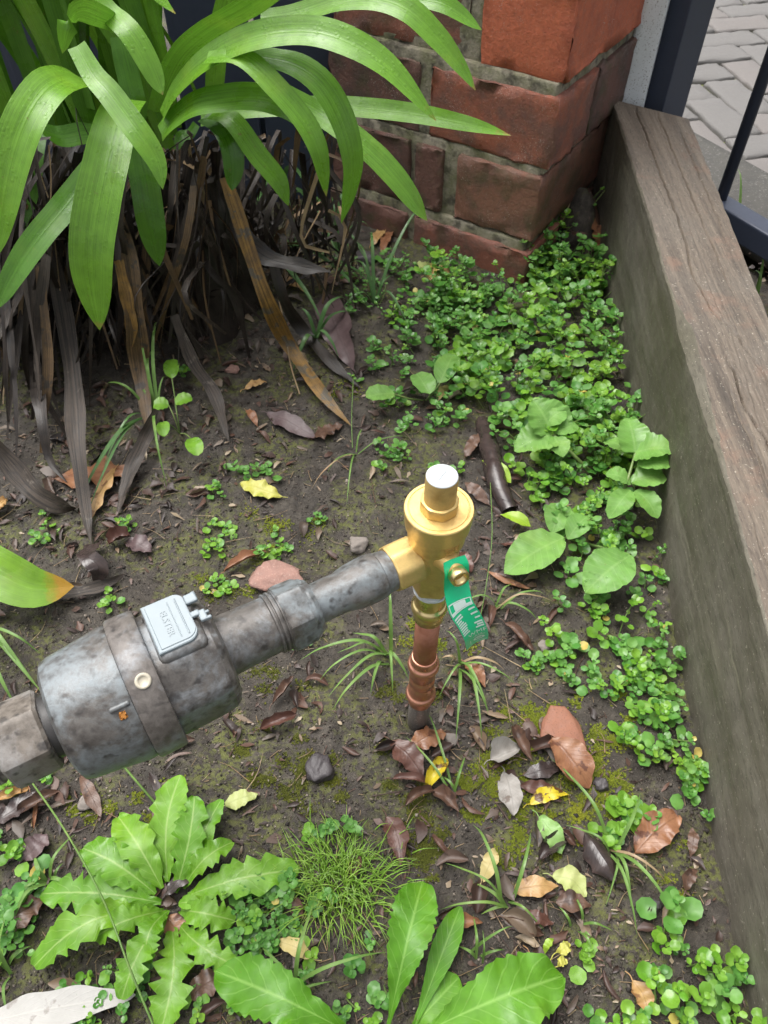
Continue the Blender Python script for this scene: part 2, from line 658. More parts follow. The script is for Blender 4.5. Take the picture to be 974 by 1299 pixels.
def m_brick(name, c, dark, pale, damt=0.55, moss=0.0):
    k = N(name)
    co = k.coord('Object', rand=True)
    n1 = k.noise(co, 14, 5, 0.65, 0.2)
    n2 = k.noise(co, 120, 5, 0.7)
    n3 = k.noise(k.coord('Object', (1, 1, 6), True), 90, 3)
    col = k.mix(k.ramp(n2, [(0.3, 0), (0.7, 1)]), tuple(q * 0.8 for q in c), tuple(q * 1.15 for q in c))
    col = k.mix(k.ramp(n1, [(damt - 0.08, 0), (damt + 0.1, 0.9)]), col, dark)
    col = k.mix(k.ramp(n3, [(0.62, 0), (0.75, 0.55)]), col, pale)
    col = k.mix(k.ramp(n2, [(0.24, 0.8), (0.33, 0)]), col, (0.035, 0.018, 0.014))
    col = k.mix(k.ramp(k.noise(co, 420, 3, 0.7), [(0.60, 0), (0.68, 0.6)]), col, pale)
    col = k.mix(k.math('MULTIPLY', k.ramp(k.noise(co, 520, 2), [(0.62, 0), (0.68, 1)]), k.ramp(k.noise(co, 16, 3), [(0.5, 0), (0.65, 0.8)])), col, (0.50, 0.45, 0.38))
    if moss:
        col = k.mix(k.math('MULTIPLY', k.ramp(k.noise(co, 28, 4), [(0.5, 0), (0.66, 1)]), moss), col, (0.06, 0.065, 0.018))
    k.color(col)
    k.rough(k.ramp(n2, [(0.3, 0.55), (0.7, 0.9)]))
    pit = k.ramp(k.noise(co, 300, 3, 0.7), [(0.28, 0), (0.42, 1)])
    b = k.bump(n1, 0.4, 0.005)
    b = k.bump(pit, 0.6, 0.0012, b)
    k.bump(n2, 0.9, 0.0018, b)
    return k.m


def m_mortar():
    k = N('mossy_mortar')
    co = k.coord('Object')
    n1 = k.noise(co, 24, 5, 0.65)
    n2 = k.noise(co, 260, 4, 0.7)
    col = k.mix(n2, (0.16, 0.14, 0.10), (0.42, 0.38, 0.29))
    col = k.mix(k.ramp(n1, [(0.45, 0), (0.65, 0.75)]), col, (0.11, 0.12, 0.040))
    col = k.mix(k.ramp(k.noise(co, 40, 3), [(0.48, 0), (0.62, 0.8)]), col, (0.055, 0.048, 0.036))
    k.color(col)
    k.rough(0.9)
    b = k.bump(n1, 0.6, 0.006)
    k.bump(n2, 0.9, 0.002, b)
    return k.m


def m_wood(name, cols, along, algae=0.0, pale=None):
    """along: mapping scale that stretches noise along the timber (its length is local Y)"""
    k = N(name)
    co = k.coord('Object', along)
    co1 = k.coord('Object')
    g1 = k.noise(co, 1.0, 6, 0.7, 0.15)
    g2 = k.noise(k.coord('Object', tuple(a * (5 if i != 1 else 2.5) for i, a in enumerate(along))), 1.0, 4, 0.7)
    big = k.noise(co1, 6.5, 4, 0.6)
    col = k.ramp(g1, [(0.32, cols[0]), (0.48, cols[1]), (0.66, cols[2])])
    col = k.mix(k.ramp(big, [(0.44, 0), (0.66, 0.75)]), col, cols[3])
    col = k.mix(k.ramp(k.noise(co1, 17, 4), [(0.56, 0), (0.70, 0.6)]), col, cols[4])
    col = k.mix(k.ramp(g2, [(0.30, 0.6), (0.38, 0)]), col, tuple(q * 0.45 for q in cols[0]))
    if algae:
        col = k.mix(k.math('MULTIPLY', k.ramp(k.noise(co1, 5, 5, 0.6), [(0.36, 0), (0.62, 1)]), algae), col, (0.075, 0.072, 0.030))
    if pale:
        col = k.mix(k.ramp(k.noise(k.coord('Object', tuple(a * (0.8 if i != 1 else 1.1) for i, a in enumerate(along))), 1.0, 3, 0.6, 0.8), [(0.61, 0), (0.70, 0.6)]), col, pale)
    fine = k.noise(k.coord('Object', (420, 90, 420)), 1.0, 4, 0.75)
    col = k.mix(k.ramp(fine, [(0.34, 0.55), (0.46, 0)]), col, tuple(q * 0.5 for q in cols[0]))
    col = k.mix(k.ramp(fine, [(0.58, 0), (0.70, 0.45)]), col, tuple(min(1, q * 1.5) for q in cols[2]))
    sp = k.ramp(k.noise(co1, 330, 2), [(0.66, 0), (0.71, 0.7)])
    col = k.mix(sp, col, (0.34, 0.31, 0.25))
    k.color(col)
    k.rough(k.ramp(g1, [(0.3, 0.5), (0.7, 0.85)]))
    b = k.bump(g2, 0.5, 0.0012)
    k.bump(g1, 0.35, 0.0015, b)
    return k.m


SOIL = m_soil()
PATINA = m_patina()
PATINA_B = m_patina('brown_patina', (0.062, 0.055, 0.050), (0.125, 0.114, 0.104), (0.205, 0.225, 0.24), 0.54)
NUTMAT = m_patina('worn_nut_metal', (0.11, 0.094, 0.078), (0.19, 0.165, 0.14), (0.25, 0.24, 0.23), 0.5)
BANDMAT = m_patina('band_patina', (0.085, 0.074, 0.066), (0.155, 0.138, 0.125), (0.21, 0.225, 0.24), 0.54)
BRASS = m_metal('cast_brass', (0.70, 0.51, 0.205), 0.46, 0.5, (0.52, 0.33, 0.12), 0.75, 420, 0.52)
BRASS_P = m_metal('polished_brass', (0.80, 0.63, 0.30), 0.30, 0.05)
COPPER = m_metal('dull_copper', (0.50, 0.23, 0.155), 0.42, 0.15, (0.34, 0.14, 0.085), 0.9, 120, 0.5)
COPPER_P = m_metal('bright_copper', (0.64, 0.31, 0.21), 0.34, 0.02, None, 0.9, 60)
STEELP = m_plain('grey_buried_pipe', (0.15, 0.13, 0.12), 0.45, 70, 0.35, 0.2, 0.001, (0.30, 0.27, 0.24))
PTFE = m_plain('white_sealing_tape', (0.62, 0.63, 0.66), 0.35, 200, 0.2, 0.5, 0.0008)
CAPTOP = m_plain('pale_grey_plastic', (0.50, 0.53, 0.54), 0.45, 40, 0.05, 0.05)
LIDMAT = m_plain('light_blue_grey_plastic', (0.225, 0.265, 0.285), 0.42, 30, 0.08, 0.06)
DARKPL = m_plain('dark_gap_metal', (0.035, 0.033, 0.032), 0.5)
SCREWM = m_plain('putty_filled_screw', (0.46, 0.42, 0.33), 0.5, 200, 0.25, 0.3)
TAGG = m_plain('green_tag_plastic', (0.014, 0.58, 0.26), 0.3, 30, 0.12, 0.03)
TAGW = m_plain('white_tag_print', (0.70, 0.84, 0.77), 0.4, 90, 0.08, 0.02)
RUST = m_plain('orange_rust', (0.42, 0.17, 0.03), 0.8)

STRAP = greenleaf('strap_leaf_green', (0.085, 0.220, 0.016), (0.150, 0.325, 0.030), 0.27, 0.12, streak=0.5, trans=0.28, island=False, wet=0.22, tip=(0.30, 0.24, 0.06), spec=0.5)
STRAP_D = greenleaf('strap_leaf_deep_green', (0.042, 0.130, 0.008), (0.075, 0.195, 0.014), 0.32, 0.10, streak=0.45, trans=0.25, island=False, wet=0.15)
STRAP_Y = greenleaf('strap_leaf_yellow_tip', (0.12, 0.26, 0.015), (0.16, 0.32, 0.02), 0.3, 0.1, streak=0.3, trans=0.3, island=False, tip=(0.42, 0.24, 0.03))
COVER = greenleaf('ground_cover_green', (0.075, 0.245, 0.036), (0.180, 0.385, 0.080), 0.34, 0.0, trans=0.3, spec=0.55)
COVER_B = greenleaf('ground_cover_bright_green', (0.125, 0.325, 0.026), (0.240, 0.450, 0.052), 0.34, 0.0, trans=0.3, spec=0.55)
COVER_Y = greenleaf('ground_cover_yellow', (0.45, 0.36, 0.06), (0.52, 0.46, 0.14), 0.4, 0.0, trans=0.2)
STEMG = greenleaf('weed_stem_green', (0.11, 0.19, 0.045), (0.16, 0.22, 0.06), 0.5, 0.0, trans=0.0)
STEMB = m_plain('weed_stem_brown', (0.13, 0.085, 0.045), 0.7)
DANDE = greenleaf('toothed_leaf_green', (0.110, 0.285, 0.014), (0.165, 0.360, 0.022), 0.38, 0.5, (0.42, 0.55, 0.20), trans=0.22, island=False, side_veins=0.12)
BROAD = greenleaf('broad_leaf_green', (0.095, 0.275, 0.014), (0.130, 0.325, 0.020), 0.40, 0.5, (0.30, 0.52, 0.12), trans=0.25, island=False, side_veins=0.18)
FUZZY = greenleaf('soft_leaf_green', (0.145, 0.320, 0.060), (0.185, 0.370, 0.075), 0.5, 0.35, (0.28, 0.45, 0.14), trans=0.25, island=False, side_veins=0.25)
GRASS = greenleaf('grass_blade_green', (0.115, 0.230, 0.045), (0.190, 0.330, 0.075), 0.45, 0.2, trans=0.25)
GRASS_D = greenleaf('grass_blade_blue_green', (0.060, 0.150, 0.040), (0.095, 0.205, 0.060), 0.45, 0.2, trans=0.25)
GRASS_F = greenleaf('fine_grass_yellow_green', (0.20, 0.40, 0.04), (0.33, 0.52, 0.08), 0.5, 0.0, trans=0.4)
GRASS_T = greenleaf('dry_grass_tan', (0.28, 0.19, 0.10), (0.42, 0.32, 0.19), 0.6, 0.0, trans=0.2)
MOSS = greenleaf('moss_yellow_green', (0.150, 0.190, 0.014), (0.280, 0.320, 0.028), 0.7, 0.0, trans=0.25)
MOSS_D = greenleaf('moss_olive', (0.080, 0.095, 0.010), (0.160, 0.170, 0.022), 0.7, 0.0, trans=0.2)
DEADSTRAP = dryleaf('dead_strap_grey_brown', (0.030, 0.022, 0.016), (0.072, 0.054, 0.041), (0.12, 0.098, 0.078), 0.62, 0.6, 0.1, fibre=0.9)
DEADDARK = dryleaf('dead_strap_dark', (0.015, 0.011, 0.009), (0.040, 0.030, 0.023), None, 0.5, 0.45, 0.1, fibre=0.8)
DEADTAN = dryleaf('dead_strap_ochre', (0.12, 0.068, 0.020), (0.29, 0.16, 0.032), (0.10, 0.085, 0.06), 0.56, 0.5, 0.2, fibre=0.6)
DEADBR = dryleaf('dead_strap_brown', (0.075, 0.045, 0.021), (0.165, 0.100, 0.042), (0.05, 0.04, 0.03), 0.58, 0.55, 0.2, fibre=0.7)
L_YEL = dryleaf('leaf_yellow', (0.46, 0.43, 0.07), (0.52, 0.52, 0.13), (0.36, 0.40, 0.06), 0.6, 0.35, 0.2, trans=0.2)
L_PALE = dryleaf('leaf_pale_yellow_green', (0.36, 0.42, 0.13), (0.44, 0.47, 0.19), None, 0.6, 0.4, 0.25, trans=0.2)
L_CREAM = dryleaf('leaf_cream_yellow', (0.52, 0.42, 0.16), (0.56, 0.47, 0.22), (0.35, 0.20, 0.07), 0.66, 0.4, 0.35, trans=0.2)
L_GREEN = dryleaf('leaf_fresh_green', (0.21, 0.38, 0.10), (0.26, 0.42, 0.13), None, 0.6, 0.35, 0.3, (0.30, 0.46, 0.18), 0.2)
L_LIME = dryleaf('leaf_lime_green', (0.26, 0.42, 0.03), (0.32, 0.47, 0.05), None, 0.6, 0.28, 0.4, (0.16, 0.32, 0.02), 0.25)
L_TAN = dryleaf('leaf_orange_tan', (0.36, 0.20, 0.08), (0.46, 0.30, 0.12), (0.20, 0.10, 0.04), 0.6, 0.35, 0.4)
L_COPP = dryleaf('leaf_copper_brown', (0.19, 0.080, 0.040), (0.31, 0.155, 0.080), (0.11, 0.045, 0.026), 0.58, 0.3, 0.35)
L_BROWN = dryleaf('leaf_brown', (0.078, 0.042, 0.028), (0.140, 0.080, 0.054), (0.055, 0.032, 0.024), 0.56, 0.35, 0.35)
L_RED = dryleaf('leaf_red_brown', (0.068, 0.030, 0.022), (0.125, 0.058, 0.042), (0.05, 0.025, 0.02), 0.58, 0.3, 0.3)
L_DARK = dryleaf('leaf_dark_wet', (0.024, 0.018, 0.017), (0.060, 0.042, 0.038), None, 0.6, 0.22, 0.25, trans=0)
L_PURP = dryleaf('leaf_purple_brown', (0.070, 0.045, 0.046), (0.115, 0.078, 0.078), (0.16, 0.12, 0.12), 0.66, 0.4, 0.2, trans=0)
L_GREY = dryleaf('leaf_silver_grey', (0.26, 0.24, 0.215), (0.36, 0.34, 0.31), (0.14, 0.11, 0.09), 0.6, 0.5, 0.35)
L_WHITE = dryleaf('leaf_whitish', (0.36, 0.35, 0.325), (0.43, 0.42, 0.395), (0.27, 0.25, 0.225), 0.60, 0.55, 0.35, (0.50, 0.48, 0.44))
L_MOTT = dryleaf('leaf_yellow_with_brown_rot', (0.52, 0.40, 0.02), (0.58, 0.48, 0.04), (0.10, 0.045, 0.02), 0.50, 0.25, 0.3)
LITTER = N('leaf_litter_flakes')
_c = LITTER.ramp(LITTER.island(), [(0.0, (0.018, 0.012, 0.010)), (0.35, (0.050, 0.027, 0.020)), (0.65, (0.095, 0.048, 0.032)), (0.82, (0.075, 0.060, 0.048)), (0.94, (0.17, 0.115, 0.07)), (1.0, (0.32, 0.26, 0.18))])
LITTER.color(_c)
LITTER.rough(0.5)
LITTER.bump(LITTER.noise(LITTER.coord(), 260, 3), 0.4, 0.001)
LITTER = LITTER.m
CLOD = N('soil_crumbs')
CLOD.color(CLOD.ramp(CLOD.island(), [(0, (0.014, 0.011, 0.009)), (0.5, (0.045, 0.036, 0.028)), (0.88, (0.10, 0.083, 0.066)), (1, (0.26, 0.22, 0.18))]))
CLOD.rough(0.8)
CLOD = CLOD.m
DROP = N('water_droplet')
DROP.val('Base Color', (1, 1, 1, 1))
DROP.val('Roughness', 0.02)
DROP.val('IOR', 1.33)
DROP.val('Transmission Weight', 1.0)
DROP = DROP.m

# ================================================================== THE SETTING
# soil
mb = MB()
Vs = np.stack([GX.ravel(), GY.ravel(), HM.ravel()], 1)
ii = np.arange(NX - 1)[:, None] * NY + np.arange(NY - 1)[None, :]
ii = ii.ravel()
mb.add(Vs, np.stack([ii, ii + NY, ii + NY + 1, ii + 1], 1))
put('soil', mb.mesh('soil'), SOIL, kind='structure')
# ground beyond, one sheet to the horizon
mb = MB()
mb.add([(-120, -120, -0.075), (120, -120, -0.075), (120, 120, -0.075), (-120, 120, -0.075)], [(0, 1, 2, 3)])
put('ground', mb.mesh('ground'), SOIL, kind='structure')

FU = np.array([0.492, -0.870, 0.0])      # line of the metal fence
FU /= np.linalg.norm(FU)
FV = np.array([0.870, 0.492, 0.0])
FV /= np.linalg.norm(FV)
ZUP = np.array([0, 0, 1.0])

# paving with separate pavers, beyond the fence
PAVEBED = m_plain('sandy_mossy_joint', (0.130, 0.150, 0.040), 0.9, 9, 0.8, 0.5, 0.003)
PAVER = m_plain('grey_paver', (0.128, 0.122, 0.116), 0.75, 90, 0.22, 0.5, 0.0015, (0.16, 0.15, 0.14))
PAVER_B = m_plain('pinkish_grey_paver', (0.140, 0.128, 0.120), 0.75, 80, 0.25, 0.5, 0.0015, (0.18, 0.16, 0.15))
CONC = m_plain('dark_weathered_concrete', (0.060, 0.057, 0.050), 0.85, 40, 0.85, 0.8, 0.005, (0.13, 0.125, 0.115))
e0 = atZ(875, 166, 0.0)
e0 = e0 - FU * 0.9
mb = MB()
q = [e0 + FV * 0.0, e0 + FU * 1.9 + FV * 0.0, e0 + FU * 1.9 + FV * 3.2, e0 + FV * 3.2 - FU * 1.5, e0 - FU * 1.5]
mb.add(np.array(q) + np.array([0, 0, -0.014]), [(0, 1, 2, 3)])
paving = put('paving', mb.mesh('paving'), PAVEBED, kind='structure')
pr = np.random.default_rng(5)
th0 = radians(12)
pu = np.array([cos(th0), sin(th0), 0])
pv = np.array([-sin(th0), cos(th0), 0])
pm = []
for k in range(2):
    for v in range(3):
        mb = MB()
        rbox(mb, (0, 0, 0), np.eye(3), (0.187, 0.089, 0.05) if k == 0 else (0.089, 0.187, 0.05), 0.006, 2, 0.0012, pr)
        me = mb.mesh('paver', True)
        me.materials.append(PAVER if v < 2 else PAVER_B)
        pm.append(me)
U_ = 0.097
npv = 0
for i in range(-14, 22):
    for j in range(-14, 22):
        # herringbone: each cell (i, j) of a 4-cycle starts a paver lying or standing
        r4 = (i - j) % 4
        if r4 == 0:
            k, cx, cy = 0, (i + 1.0) * U_, (j + 0.5) * U_
        elif r4 == 2:
            k, cx, cy = 1, (i + 0.5) * U_, (j + 0.0) * U_ + U_ * 0.0
            cy = (j + 0.0) * U_
            cx = (i + 1.5) * U_
            cx, cy = (i + 0.5) * U_, (j + 1.0 - 1.0 + 0.0) * U_
        else:
            continue
        c = np.array([1.05, 2.05, -0.028 + pr.normal() * 0.0015]) + pu * cx + pv * cy
        a_, b_ = (c - e0) @ FU, (c - e0) @ FV
        if b_ < -0.01 or a_ < -0.5 or a_ > 1.75 or b_ > 1.5:
            continue
        o = put('paver', pm[k * 3 + int(pr.integers(3))], None, paving)
        o.matrix_basis = Matrix.Translation(Vector(c)) @ Matrix.Rotation(th0 + pr.normal() * 0.008, 4, 'Z')
        npv += 1
# concrete edge strip
mb = MB()
rbox(mb, e0 + FU * 0.6 - FV * 0.095 + np.array([0, 0, -0.026]), (FU, FV, ZUP), (2.6, 0.185, 0.06), 0.008, 3, 0.0025, pr)
put('concrete_edging', mb.mesh('concrete_edging'), CONC, kind='structure')

# ------------------------------------------------------------------ brick pier
th = radians(33.6)
PB = np.array([sin(th), cos(th), 0])            # along the right-hand face, going away
PA = np.array([-cos(th), sin(th), 0])           # along the other face, going away
BR_RED = m_brick('orange_red_brick', (0.50, 0.135, 0.066), (0.33, 0.085, 0.048), (0.52, 0.25, 0.17), 0.56)
BR_REDS = m_brick('dull_red_brick', (0.33, 0.105, 0.060), (0.165, 0.082, 0.064), (0.42, 0.25, 0.18), 0.46)
BR_PUR = m_brick('purple_red_brick', (0.27, 0.100, 0.066), (0.150, 0.078, 0.064), (0.38, 0.24, 0.18), 0.50, 0.35)
BR_BRN = m_brick('brown_brick', (0.235, 0.108, 0.070), (0.145, 0.080, 0.060), (0.34, 0.23, 0.17), 0.48, 0.45)
BR_DRK = m_brick('dark_grimy_shaded_brick', (0.150, 0.072, 0.055), (0.080, 0.052, 0.044), (0.22, 0.15, 0.12), 0.5, 0.45)  # grime, plus shade of the side face put into the tone
pier = root('brick_pier', (0.235, 1.15, 0), 'weathered red brick pier with mossy mortar behind the leafy ground cover', 'brick pier')
brng = np.random.default_rng(3)
CB = lambda z, e: np.array([0.233 + 0.055 * z, 1.152, 0.0]) + np.array([0.28, -1.386, 0]) / 1.414 * e


def brick(o, a0, a1, b0, b1, z0, z1, mat):
    mb = MB()
    jt = brng.normal(0, 0.0012, 3)
    rbox(mb, o + PA * (a0 + a1) / 2 + PB * (b0 + b1) / 2 + ZUP * (z0 + z1) / 2 + jt, (PA, PB, ZUP), (abs(a1 - a0), abs(b1 - b0), z1 - z0), 0.0030, 6, 0.0015, brng)
    part('brick', mb, mat, pier)


# courses: bottom z, top z, outward step, runs
g = 0.013
o4 = CB(0.0, 0.010)
for (a0, a1, m_) in ((0, 0.222, BR_PUR), (0.235, 0.40, BR_DRK)):
    brick(o4, a0, a1, 0, 0.125, -0.055, 0.050, m_)
brick(o4, 0, 0.12, 0.138, 0.30, -0.055, 0.050, BR_DRK)
o3 = CB(0.12, 0.004)
for (a0, a1, m_) in ((0, 0.147, BR_BRN), (0.174, 0.226, BR_DRK), (0.240, 0.40, BR_DRK)):
    brick(o3, a0, a1, 0.0, 0.275, 0.068, 0.174, m_) if a0 == 0 else brick(o3, a0, a1, 0.0, 0.125, 0.068, 0.174, m_)
brick(o3, 0.0, 0.12, 0.287, 0.33, 0.068, 0.174, BR_DRK)
o2 = CB(0.24, 0.004)
brick(o2, 0, 0.213, 0, 0.137, 0.188, 0.291, BR_REDS)
brick(o2, 0.0, 0.12, 0.147, 0.305, 0.188, 0.291, BR_DRK)
brick(o2, 0.232, 0.41, 0.004, 0.12, 0.188, 0.291, BR_DRK)
o1 = CB(0.36, -0.004)
brick(o1, 0, 0.138, 0, 0.30, 0.309, 0.415, BR_RED)
brick(o1, 0.154, 0.40, 0.004, 0.12, 0.309, 0.415, BR_PUR)
for (z0, z1, oo) in ((0.430, 0.536, 0.48), (0.550, 0.656, 0.6)):
    o0 = CB(0.45, -0.004)
    brick(o0, 0, 0.213, 0, 0.137, z0, z1, BR_RED)
    brick(o0, 0, 0.12, 0.150, 0.305, z0, z1, BR_REDS)
    brick(o0, 0.228, 0.40, 0.0, 0.12, z0, z1, BR_PUR)
MORT = m_mortar()
mb = MB()
for (oo, z0, z1, e) in ((o4, -0.06, 0.066, 0.006), (o3, 0.052, 0.187, 0.007), (o2, 0.176, 0.308, 0.006), (o1, 0.293, 0.43, 0.007), (CB(0.45, -0.004), 0.416, 0.65, 0.006)):
    rbox(mb, oo + PA * (0.20 + e / 2) + PB * (0.15 + e / 2) + ZUP * (z0 + z1) / 2, (PA, PB, ZUP), (0.40 - e, 0.30 - e, z1 - z0), 0.003, 6, 0.0004, brng)
part('mortar', mb, MORT, pier)

# ------------------------------------------------------------------ timber sleeper
SD = np.array([sin(radians(4.5)), cos(radians(4.5)), 0])
SS = np.array([SD[1], -SD[0], 0])
SO = np.array([0.331 - 0.0787 * 0.498, 0, 0])
WTOP = m_wood('weathered_timber_top', ((0.048, 0.037, 0.027), (0.110, 0.086, 0.064), (0.175, 0.142, 0.108), (0.120, 0.102, 0.082), (0.180, 0.105, 0.072)), (80, 1.8, 80))
WSIDE = m_wood('algae_stained_timber_side', ((0.070, 0.061, 0.047), (0.115, 0.103, 0.082), (0.160, 0.146, 0.117), (0.072, 0.064, 0.051), (0.150, 0.136, 0.106)), (30, 1.6, 30), 0.35, (0.23, 0.21, 0.16))
srng = np.random.default_rng(11)
SLEN0, SLEN1, SH, SW = -0.35, 1.375, 0.199, 0.1035
sy = np.linspace(SLEN0, SLEN1, 420)
ns_ = len(sy)
wob = np.interp(sy, np.linspace(SLEN0, SLEN1, 14), srng.normal(0, 0.0008, 14))
wob2 = np.interp(sy, np.linspace(SLEN0, SLEN1, 120), srng.normal(0, 0.0005, 120))
# worn edge: a long splinter is missing from the near edge
cham = 0.0025 + 0.0006 * np.abs(np.interp(sy, np.linspace(SLEN0, SLEN1, 90), srng.normal(0, 1, 90)))
cham += 0.011 * np.clip((0.80 - sy) / 0.05, 0, 1) * np.clip((sy - 0.50) / 0.20, 0, 1)
left = np.linspace(0, 1, 22)
top = np.linspace(0, 1, 110)
crk = [  # cracks on the top: (points (y, x across 0..SW)), depth
    ([(1.37, 0.030), (1.1, 0.034), (0.95, 0.036), (0.86, 0.032), (0.78, 0.040), (0.68, 0.070), (0.62, 0.072)], 0.005),
    ([(1.37, 0.060), (1.0, 0.066), (0.8, 0.074)], 0.003),
    ([(0.70, 0.034), (0.62, 0.036), (0.55, 0.052), (0.40, 0.060), (0.30, 0.060)], 0.006),
    ([(0.64, 0.024), (0.55, 0.034), (0.42, 0.042), (0.36, 0.045)], 0.003),
    ([(1.30, 0.083), (1.05, 0.088), (0.9, 0.090)], 0.002),
    ([(0.45, 0.012), (0.3, 0.02), (0.1, 0.024)], 0.003)]
tx = top * SW
dep = np.zeros((ns_, len(top)))
for pts, d_ in crk:
    pts = sorted(pts)
    yy = [p[0] for p in pts]
    cx = np.interp(sy, yy, [p[1] for p in pts]) + 0.0005 * np.sin(sy * 70) + 0.0004 * np.sin(sy * 190)
    fade = np.clip((sy - yy[0]) / 0.06, 0, 1) * np.clip((yy[-1] - sy) / 0.03, 0, 1)
    dep = np.maximum(dep, 1.4 * d_ * fade[:, None] * np.clip(1 - np.abs(tx[None, :] - cx[:, None]) / 0.0016, 0, 1))
grain = np.zeros((ns_, len(top)))
for fr, am in ((9, 0.0007), (20, 0.0005), (40, 0.0003)):
    grain += 0.25 * am * smooth_noise(ns_, len(top), 1, srng) * 0.3 + 0.2 * am * np.repeat(srng.normal(0, 1, (1, len(top))), ns_, 0)
wsm = np.repeat(srng.normal(0, 0.00012, (1, len(top))), ns_, 0)
mbs = MB()


def skew(y, x):
    """the far end is sawn at an angle"""
    return y - 0.58 * x * np.clip((y - 1.15) / (SLEN1 - 1.15), 0, 1)


def sl(y, x, z):
    y2 = skew(y, x)
    return SO + np.multiply.outer(y2, SD) + np.multiply.outer(x, SS) + np.multiply.outer(z, ZUP)


def P3(Yg, Xg, Zg):
    y2 = skew(Yg, Xg)
    return SO + y2[..., None] * SD + Xg[..., None] * SS + Zg[..., None] * ZUP


# side facing the bed
zl = -0.04 + (SH + 0.04 - cham[:, None]) * left[None, :]
xl = (-0.013 * np.clip((sy[:, None] - 0.7) / 0.675, 0, 1) + wob[:, None] * 0.8 + 0.0006 * smooth_noise(ns_, 22, 2, srng)) + np.zeros_like(zl)
YY = np.repeat(sy[:, None], 22, 1)
Vl = P3(YY, xl, zl)
mbs.add(Vl.reshape(-1, 3), grid_faces(ns_, 22), None, 1)
# chamfer
zc = np.stack([zl[:, -1], SH - cham * 0.45, np.full(ns_, SH) + wob * 0.5], 1)
xc = np.stack([xl[:, -1], xl[:, -1] + cham * 0.30, xl[:, -1] + cham * 0.75 + wob2], 1)
Vc = P3(np.repeat(sy[:, None], 3, 1), xc, zc)
mbs.add(Vc.reshape(-1, 3), grid_faces(ns_, 3), None, 1)
# top
xt = xc[:, -1:] + (SW + wob2[:, None] - xc[:, -1:]) * top[None, :]
zt = SH + wob[:, None] * 0.5 - dep + (grain + wsm) * np.sin(np.clip(top * pi, 0, pi))[None, :]
zt[:, 0] = zc[:, -1]
Vt = P3(np.repeat(sy[:, None], len(top), 1), xt, zt)
mbs.add(Vt.reshape(-1, 3), grid_faces(ns_, len(top)), None, 0)
# far side
zr = SH - 0.002 + (-0.05 - SH) * np.linspace(0, 1, 6)[None, :] + np.zeros((ns_, 1))
zr[:, 0] = zt[:, -1]
xr = np.repeat(xt[:, -1:], 6, 1) + 0.002 * (np.arange(6) > 0)
Vr = P3(np.repeat(sy[:, None], 6, 1), xr, zr)
mbs.add(Vr.reshape(-1, 3), grid_faces(ns_, 6), None, 1)
# sawn ends
for e_ in (0, -1):
    ring = np.concatenate([Vl[e_], Vc[e_][1:], Vt[e_][1:], Vr[e_][1:]])
    c_ = ring.mean(0)
    n_ = len(ring)
    fc = np.array([(n_, i, (i + 1) % n_) for i in range(n_)])
    mbs.add(np.vstack([ring, c_]), fc if e_ == 0 else fc[:, ::-1], None, 1)
put('timber_sleeper', mbs.mesh('timber_sleeper', True, (0.36, 0.5, 0)), [WTOP, WSIDE], None, 'weathered hardwood garden sleeper with cracks and an algae-stained side, edging the bed', 'timber sleeper', loc=(0.36, 0.5, 0))

# ------------------------------------------------------------------ posts and metal fence
NAVY = m_plain('navy_black_paint', (0.042, 0.051, 0.078), 0.38, 120, 0.18, 0.12, 0.0006)
PALEP = m_plain('weathered_pale_grey_paint', (0.70, 0.74, 0.75), 0.55, 70, 0.12, 0.25, 0.001, (0.30, 0.30, 0.28))
pc = atY(840, 140, 1.372)
pc[2] = 0
post_c = pc + FV * 0.028 - FU * 0.038
fence = root('metal_fence', (post_c[0], post_c[1], 0), 'navy black metal fence of post, round bar and low rail beside the sleeper', 'fence')
mb = MB()
rbox(mb, post_c + ZUP * 0.60, (FU, FV, ZUP), (0.076, 0.056, 1.24), 0.002, 2)
part('post', mb, NAVY, fence, False)
rl = post_c + FU * 0.62 + ZUP * 0.068
mb = MB()
rbox(mb, rl, (FU, FV, ZUP), (1.16, 0.040, 0.040), 0.003, 2)
part('bottom_rail', mb, NAVY, fence, False)
mb = MB()
rbox(mb, rl + ZUP * 1.05, (FU, FV, ZUP), (1.16, 0.040, 0.040), 0.003, 2)
part('top_rail', mb, NAVY, fence, False)
for t_ in (0.190, 0.315, 0.440, 0.565, 0.69, 0.815, 0.94, 1.065):
    mb = MB()
    lathe(mb, post_c + FU * t_ + ZUP * 0.089, ZUP, [(0, 0.0095), (1.01, 0.0095)], 20)
    part('bar', mb, NAVY, fence)
strip_c = atY(803, 125, 1.408)
strip_c[2] = 0
sd_ = nrm(np.array([0.93, -0.36, 0]))
mb = MB()
rbox(mb, strip_c + ZUP * 0.58, (sd_, np.array([-sd_[1], sd_[0], 0]), ZUP), (0.042, 0.05, 1.2), 0.003, 3, 0.0006, brng)
put('pale_post', mb.mesh('pale_post', True, strip_c), PALEP, None, 'pale grey painted post between the brick pier and the dark metal post', 'post', loc=tuple(strip_c))

